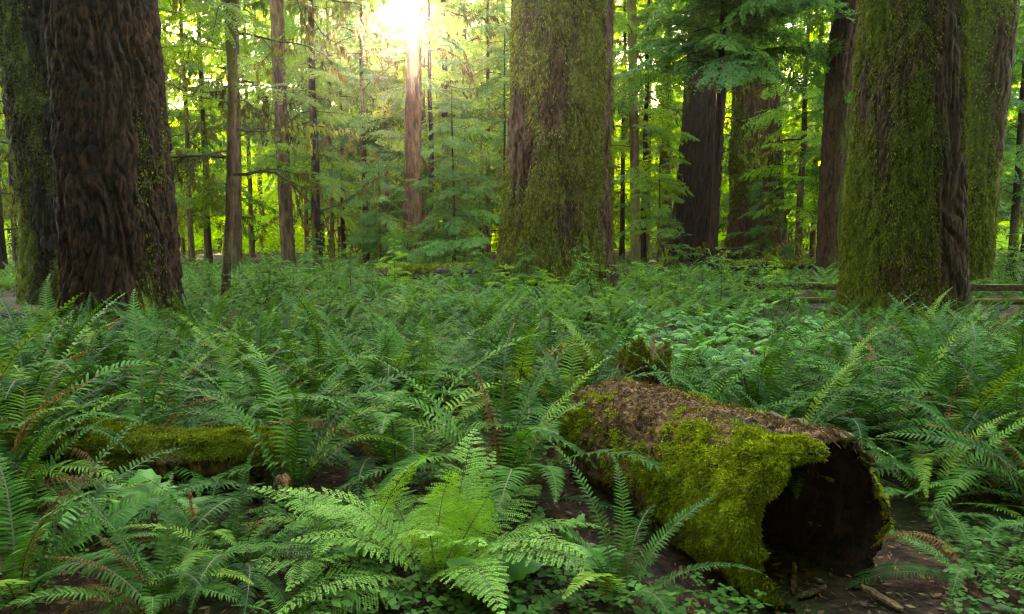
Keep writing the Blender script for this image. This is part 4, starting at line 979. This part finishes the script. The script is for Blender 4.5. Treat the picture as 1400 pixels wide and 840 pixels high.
for i in range(4):
    (wv, wt), (lv, lt, rn) = shrub_mesh(970 + i); SH.append((mk_mesh('stems', wv, wt, M['twig']), mk_mesh('foliage', lv, lt, M['shrub'], attrs={'rnd': rn})))
def shrub(px, py, s, label, group=None, i=0):
    p = ground_at(px, py); w, l = SH[i % 4]
    s = s * (.42 + .38 * ((i * 7) % 5) / 4)
    root = tag(link('shrub', None, loc=(p[0], p[1], p[2]), rot=(0, 0, i * 1.9), sc=s), label, 'shrub', group); link('stems', w, root); tag(link('foliage', l, root), kind='stuff')
for i, (px, py, s) in enumerate([(330, 425, 1.0), (365, 440, 1.1), (405, 425, .9), (455, 435, .7), (285, 412, .9), (350, 405, 1.2), (450, 402, 1.2), (510, 412, .8)]):
    shrub(px, py, s, 'leafy shrub in the thicket beyond the slender pale trunk', 'shrubs of the thicket', i)
for i, (px, py, s) in enumerate([(735, 424, .8), (815, 420, .9), (880, 412, 1.0), (915, 428, .8)]):
    shrub(px, py, s, 'leafy shrub screening the foot of the widest shaggy trunk', 'shrubs at the foot of the widest trunk', i + 1)
for i, (px, py, s) in enumerate([(1000, 420, 1.0), (1040, 428, .9), (1075, 432, .8), (960, 440, .9), (1370, 395, 1.3), (1395, 400, 1.4), (1340, 420, .8)]):
    shrub(px, py, s, 'leafy shrub growing along the low rail fence', 'shrubs along the rail fence', i + 2)
for i, (px, py, h) in enumerate([(745, 412, 1.5), (795, 408, 1.7), (905, 425, 1.3), (960, 415, 1.6), (1010, 425, 1.2), (480, 415, 1.6), (690, 420, 1.3), (380, 415, 1.9), (870, 405, 1.8), (620, 405, 1.3), (770, 432, 1.0), (720, 402, 2.2), (835, 432, 1.1), (985, 435, 1.1), (540, 402, 1.9), (660, 398, 2.0), (590, 425, 1.0), (930, 402, 2.1), (1060, 415, 1.4), (430, 398, 2.4)]):
    p = ground_at(px, py)
    slim_tree('hemlock_seedling', 'waist high hemlock seedling with flat feathery sprays among the ferns', 'hemlock seedlings among the ferns', float(p[0]), float(p[1]), h * (.5 + .4 * ((i * 3) % 4) / 3), .009, .10, 26, .18 + .12 * h, B_HEM if i % 2 else B_BRIGHT, 1000 + i, mat='thin', taper=.75)

# ------------------------------------------------------------------ litter, twigs and small green plants on the floor
def floor_cover():
    r = np.random.default_rng(101)
    n = 26000; y = r.uniform(2.2, 15.5, n); x = y * r.uniform(-.85, .85, n); z = gz(x, y) + .006
    P = np.stack([x, y, z + r.uniform(0, .02, n)], -1); a = r.uniform(0, 6.28, n); d = np.stack([np.cos(a), np.sin(a), r.normal(0, .25, n)], -1)
    s = np.stack([-np.sin(a), np.cos(a), r.normal(0, .3, n)], -1); l = r.uniform(.015, .06, n)[:, None]; w = l * r.uniform(.15, .5, n)[:, None]
    V = np.stack([P - d * l * .5, P + s * w * .5, P + d * l * .5, P - s * w * .5], 1).reshape(-1, 3); i = np.arange(n)[:, None] * 4
    T = np.concatenate([i + np.array([[0, 1, 2]]), i + np.array([[0, 2, 3]])])
    tag(link('leaf_litter', mk_mesh('leaf_litter', V, T, M['litter'], attrs={'rnd': np.repeat(r.random(n) * .99, 4)})), 'brown leaf and needle litter strewn over the floor', 'litter', kind='stuff')
    parts = []
    for _ in range(420):
        yy = math.sqrt(r.uniform(2.5 ** 2, 9 ** 2)); xx = yy * r.uniform(-.85, .85); a = r.uniform(0, 6.28); l = r.uniform(.08, .45); zz = float(gz(xx, yy))
        pts = np.array([[xx + math.cos(a + r.normal() * .1) * l * q, yy + math.sin(a + r.normal() * .1) * l * q, zz + .012 + .03 * r.random()] for q in (-.5, -.17, .17, .5)])
        parts.append((0, tube(pts, r.uniform(.0025, .008) * np.array([1, .9, .75, .5]), 5)))
    V, T, _ = join(parts); tag(link('fallen_twigs', mk_mesh('fallen_twigs', V, T, M['twig'], smooth=True)), 'thin brown twigs scattered over the litter', 'twigs', kind='stuff')
    n = 15000; c = r.uniform(2.3, 10, n); cx = c * r.uniform(-.85, .85, n); keep = pn(cx * 1.1, c * 1.1, 4.4) > -.16; cx, c = cx[keep], c[keep]; n = len(c)
    k = 3; a = r.uniform(0, 6.28, n)[:, None] + np.arange(k)[None] * 2.1; a = a.ravel(); h = np.repeat(r.uniform(.03, .16, n), k); X = np.repeat(cx, k); Y = np.repeat(c, k)
    P = np.stack([X, Y, gz(X, Y) + h], -1); d = np.stack([np.cos(a), np.sin(a), r.normal(-.1, .2, len(a))], -1); s = np.stack([-np.sin(a), np.cos(a), r.normal(0, .2, len(a))], -1); l = np.repeat(r.uniform(.015, .055, n), k)[:, None]
    V = np.stack([P, P + d * l * .6 + s * l * .45, P + d * l, P + d * l * .6 - s * l * .45], 1).reshape(-1, 3); i = np.arange(len(a))[:, None] * 4
    T = np.concatenate([i + np.array([[0, 1, 2]]), i + np.array([[0, 2, 3]])])
    tag(link('ground_cover', mk_mesh('ground_cover', V, T, M['clover'], attrs={'rnd': np.repeat(np.repeat(r.random(n), k), 4) * .99})), 'tiny three leaved green plants covering the floor', 'ground cover', kind='stuff')
floor_cover()
def wood_chip(px, py, l, w, az, label, seed, mat='chip'):
    p = ground_at(px, py); n = 9; u = np.linspace(-.5, .5, n); v = []
    for q, uu in enumerate(u):
        wq = w * (1 - .5 * abs(uu * 2) ** 4) * (1 + .25 * pn(q * .8, seed, 0)); hh = .012 + .006 * pn(q * .6, seed, 3)
        for (yy, zz) in ((-.5, 0), (-.5, hh), (.1, hh * 1.5), (.5, hh), (.5, 0)): v.append([uu * l, yy * wq + .008 * pn(q * .9, seed, 5), zz])
    v = np.array(v); tr = grid_tris(n, 5); e = np.array([[0, 1, 2], [0, 2, 3], [0, 3, 4]]); tr = np.vstack([tr, e, e[:, ::-1] + (n - 1) * 5])
    tag(link('wood_chip', mk_mesh('wood_chip', v, tr, M[mat]), None, (p[0], p[1], p[2] + .025), (.1, -.12, az)), label, 'wood chip')
wood_chip(1205, 826, .20, .045, 2.1, 'pale fresh wood chip on litter before the log mouth', 1)
wood_chip(1110, 818, .16, .03, .4, 'dull brown wood splinter just inside the log mouth', 2, 'slab')
wood_chip(1085, 800, .26, .025, 1.2, 'dark broken stick leaning into the hollow of the log', 3, 'log')

# ------------------------------------------------------------------ the air
def haze():
    x0, x1, y0, y1, z0, z1 = -330, 330, -40, 440, -2.5, 60
    V = np.array([[x, y, z] for x in (x0, x1) for y in (y0, y1) for z in (z0, z1)])
    Q = [(0, 1, 3, 2), (4, 6, 7, 5), (0, 4, 5, 1), (2, 3, 7, 6), (0, 2, 6, 4), (1, 5, 7, 3)]
    T = [t for a, b, c, d in Q for t in ((a, b, c), (a, c, d))]
    m, n, l = nodes('haze'); v = n.new('ShaderNodeVolumePrincipled'); v.inputs['Density'].default_value = .00024; v.inputs['Anisotropy'].default_value = .88; v.inputs['Color'].default_value = (.95, .95, .86, 1)
    o = n.new('ShaderNodeOutputMaterial'); l.new(v.outputs[0], o.inputs['Volume'])
    tag(link('haze', mk_mesh('haze', V, T, m)), 'thin sunlit air filling the forest', 'haze', kind='stuff')
haze()
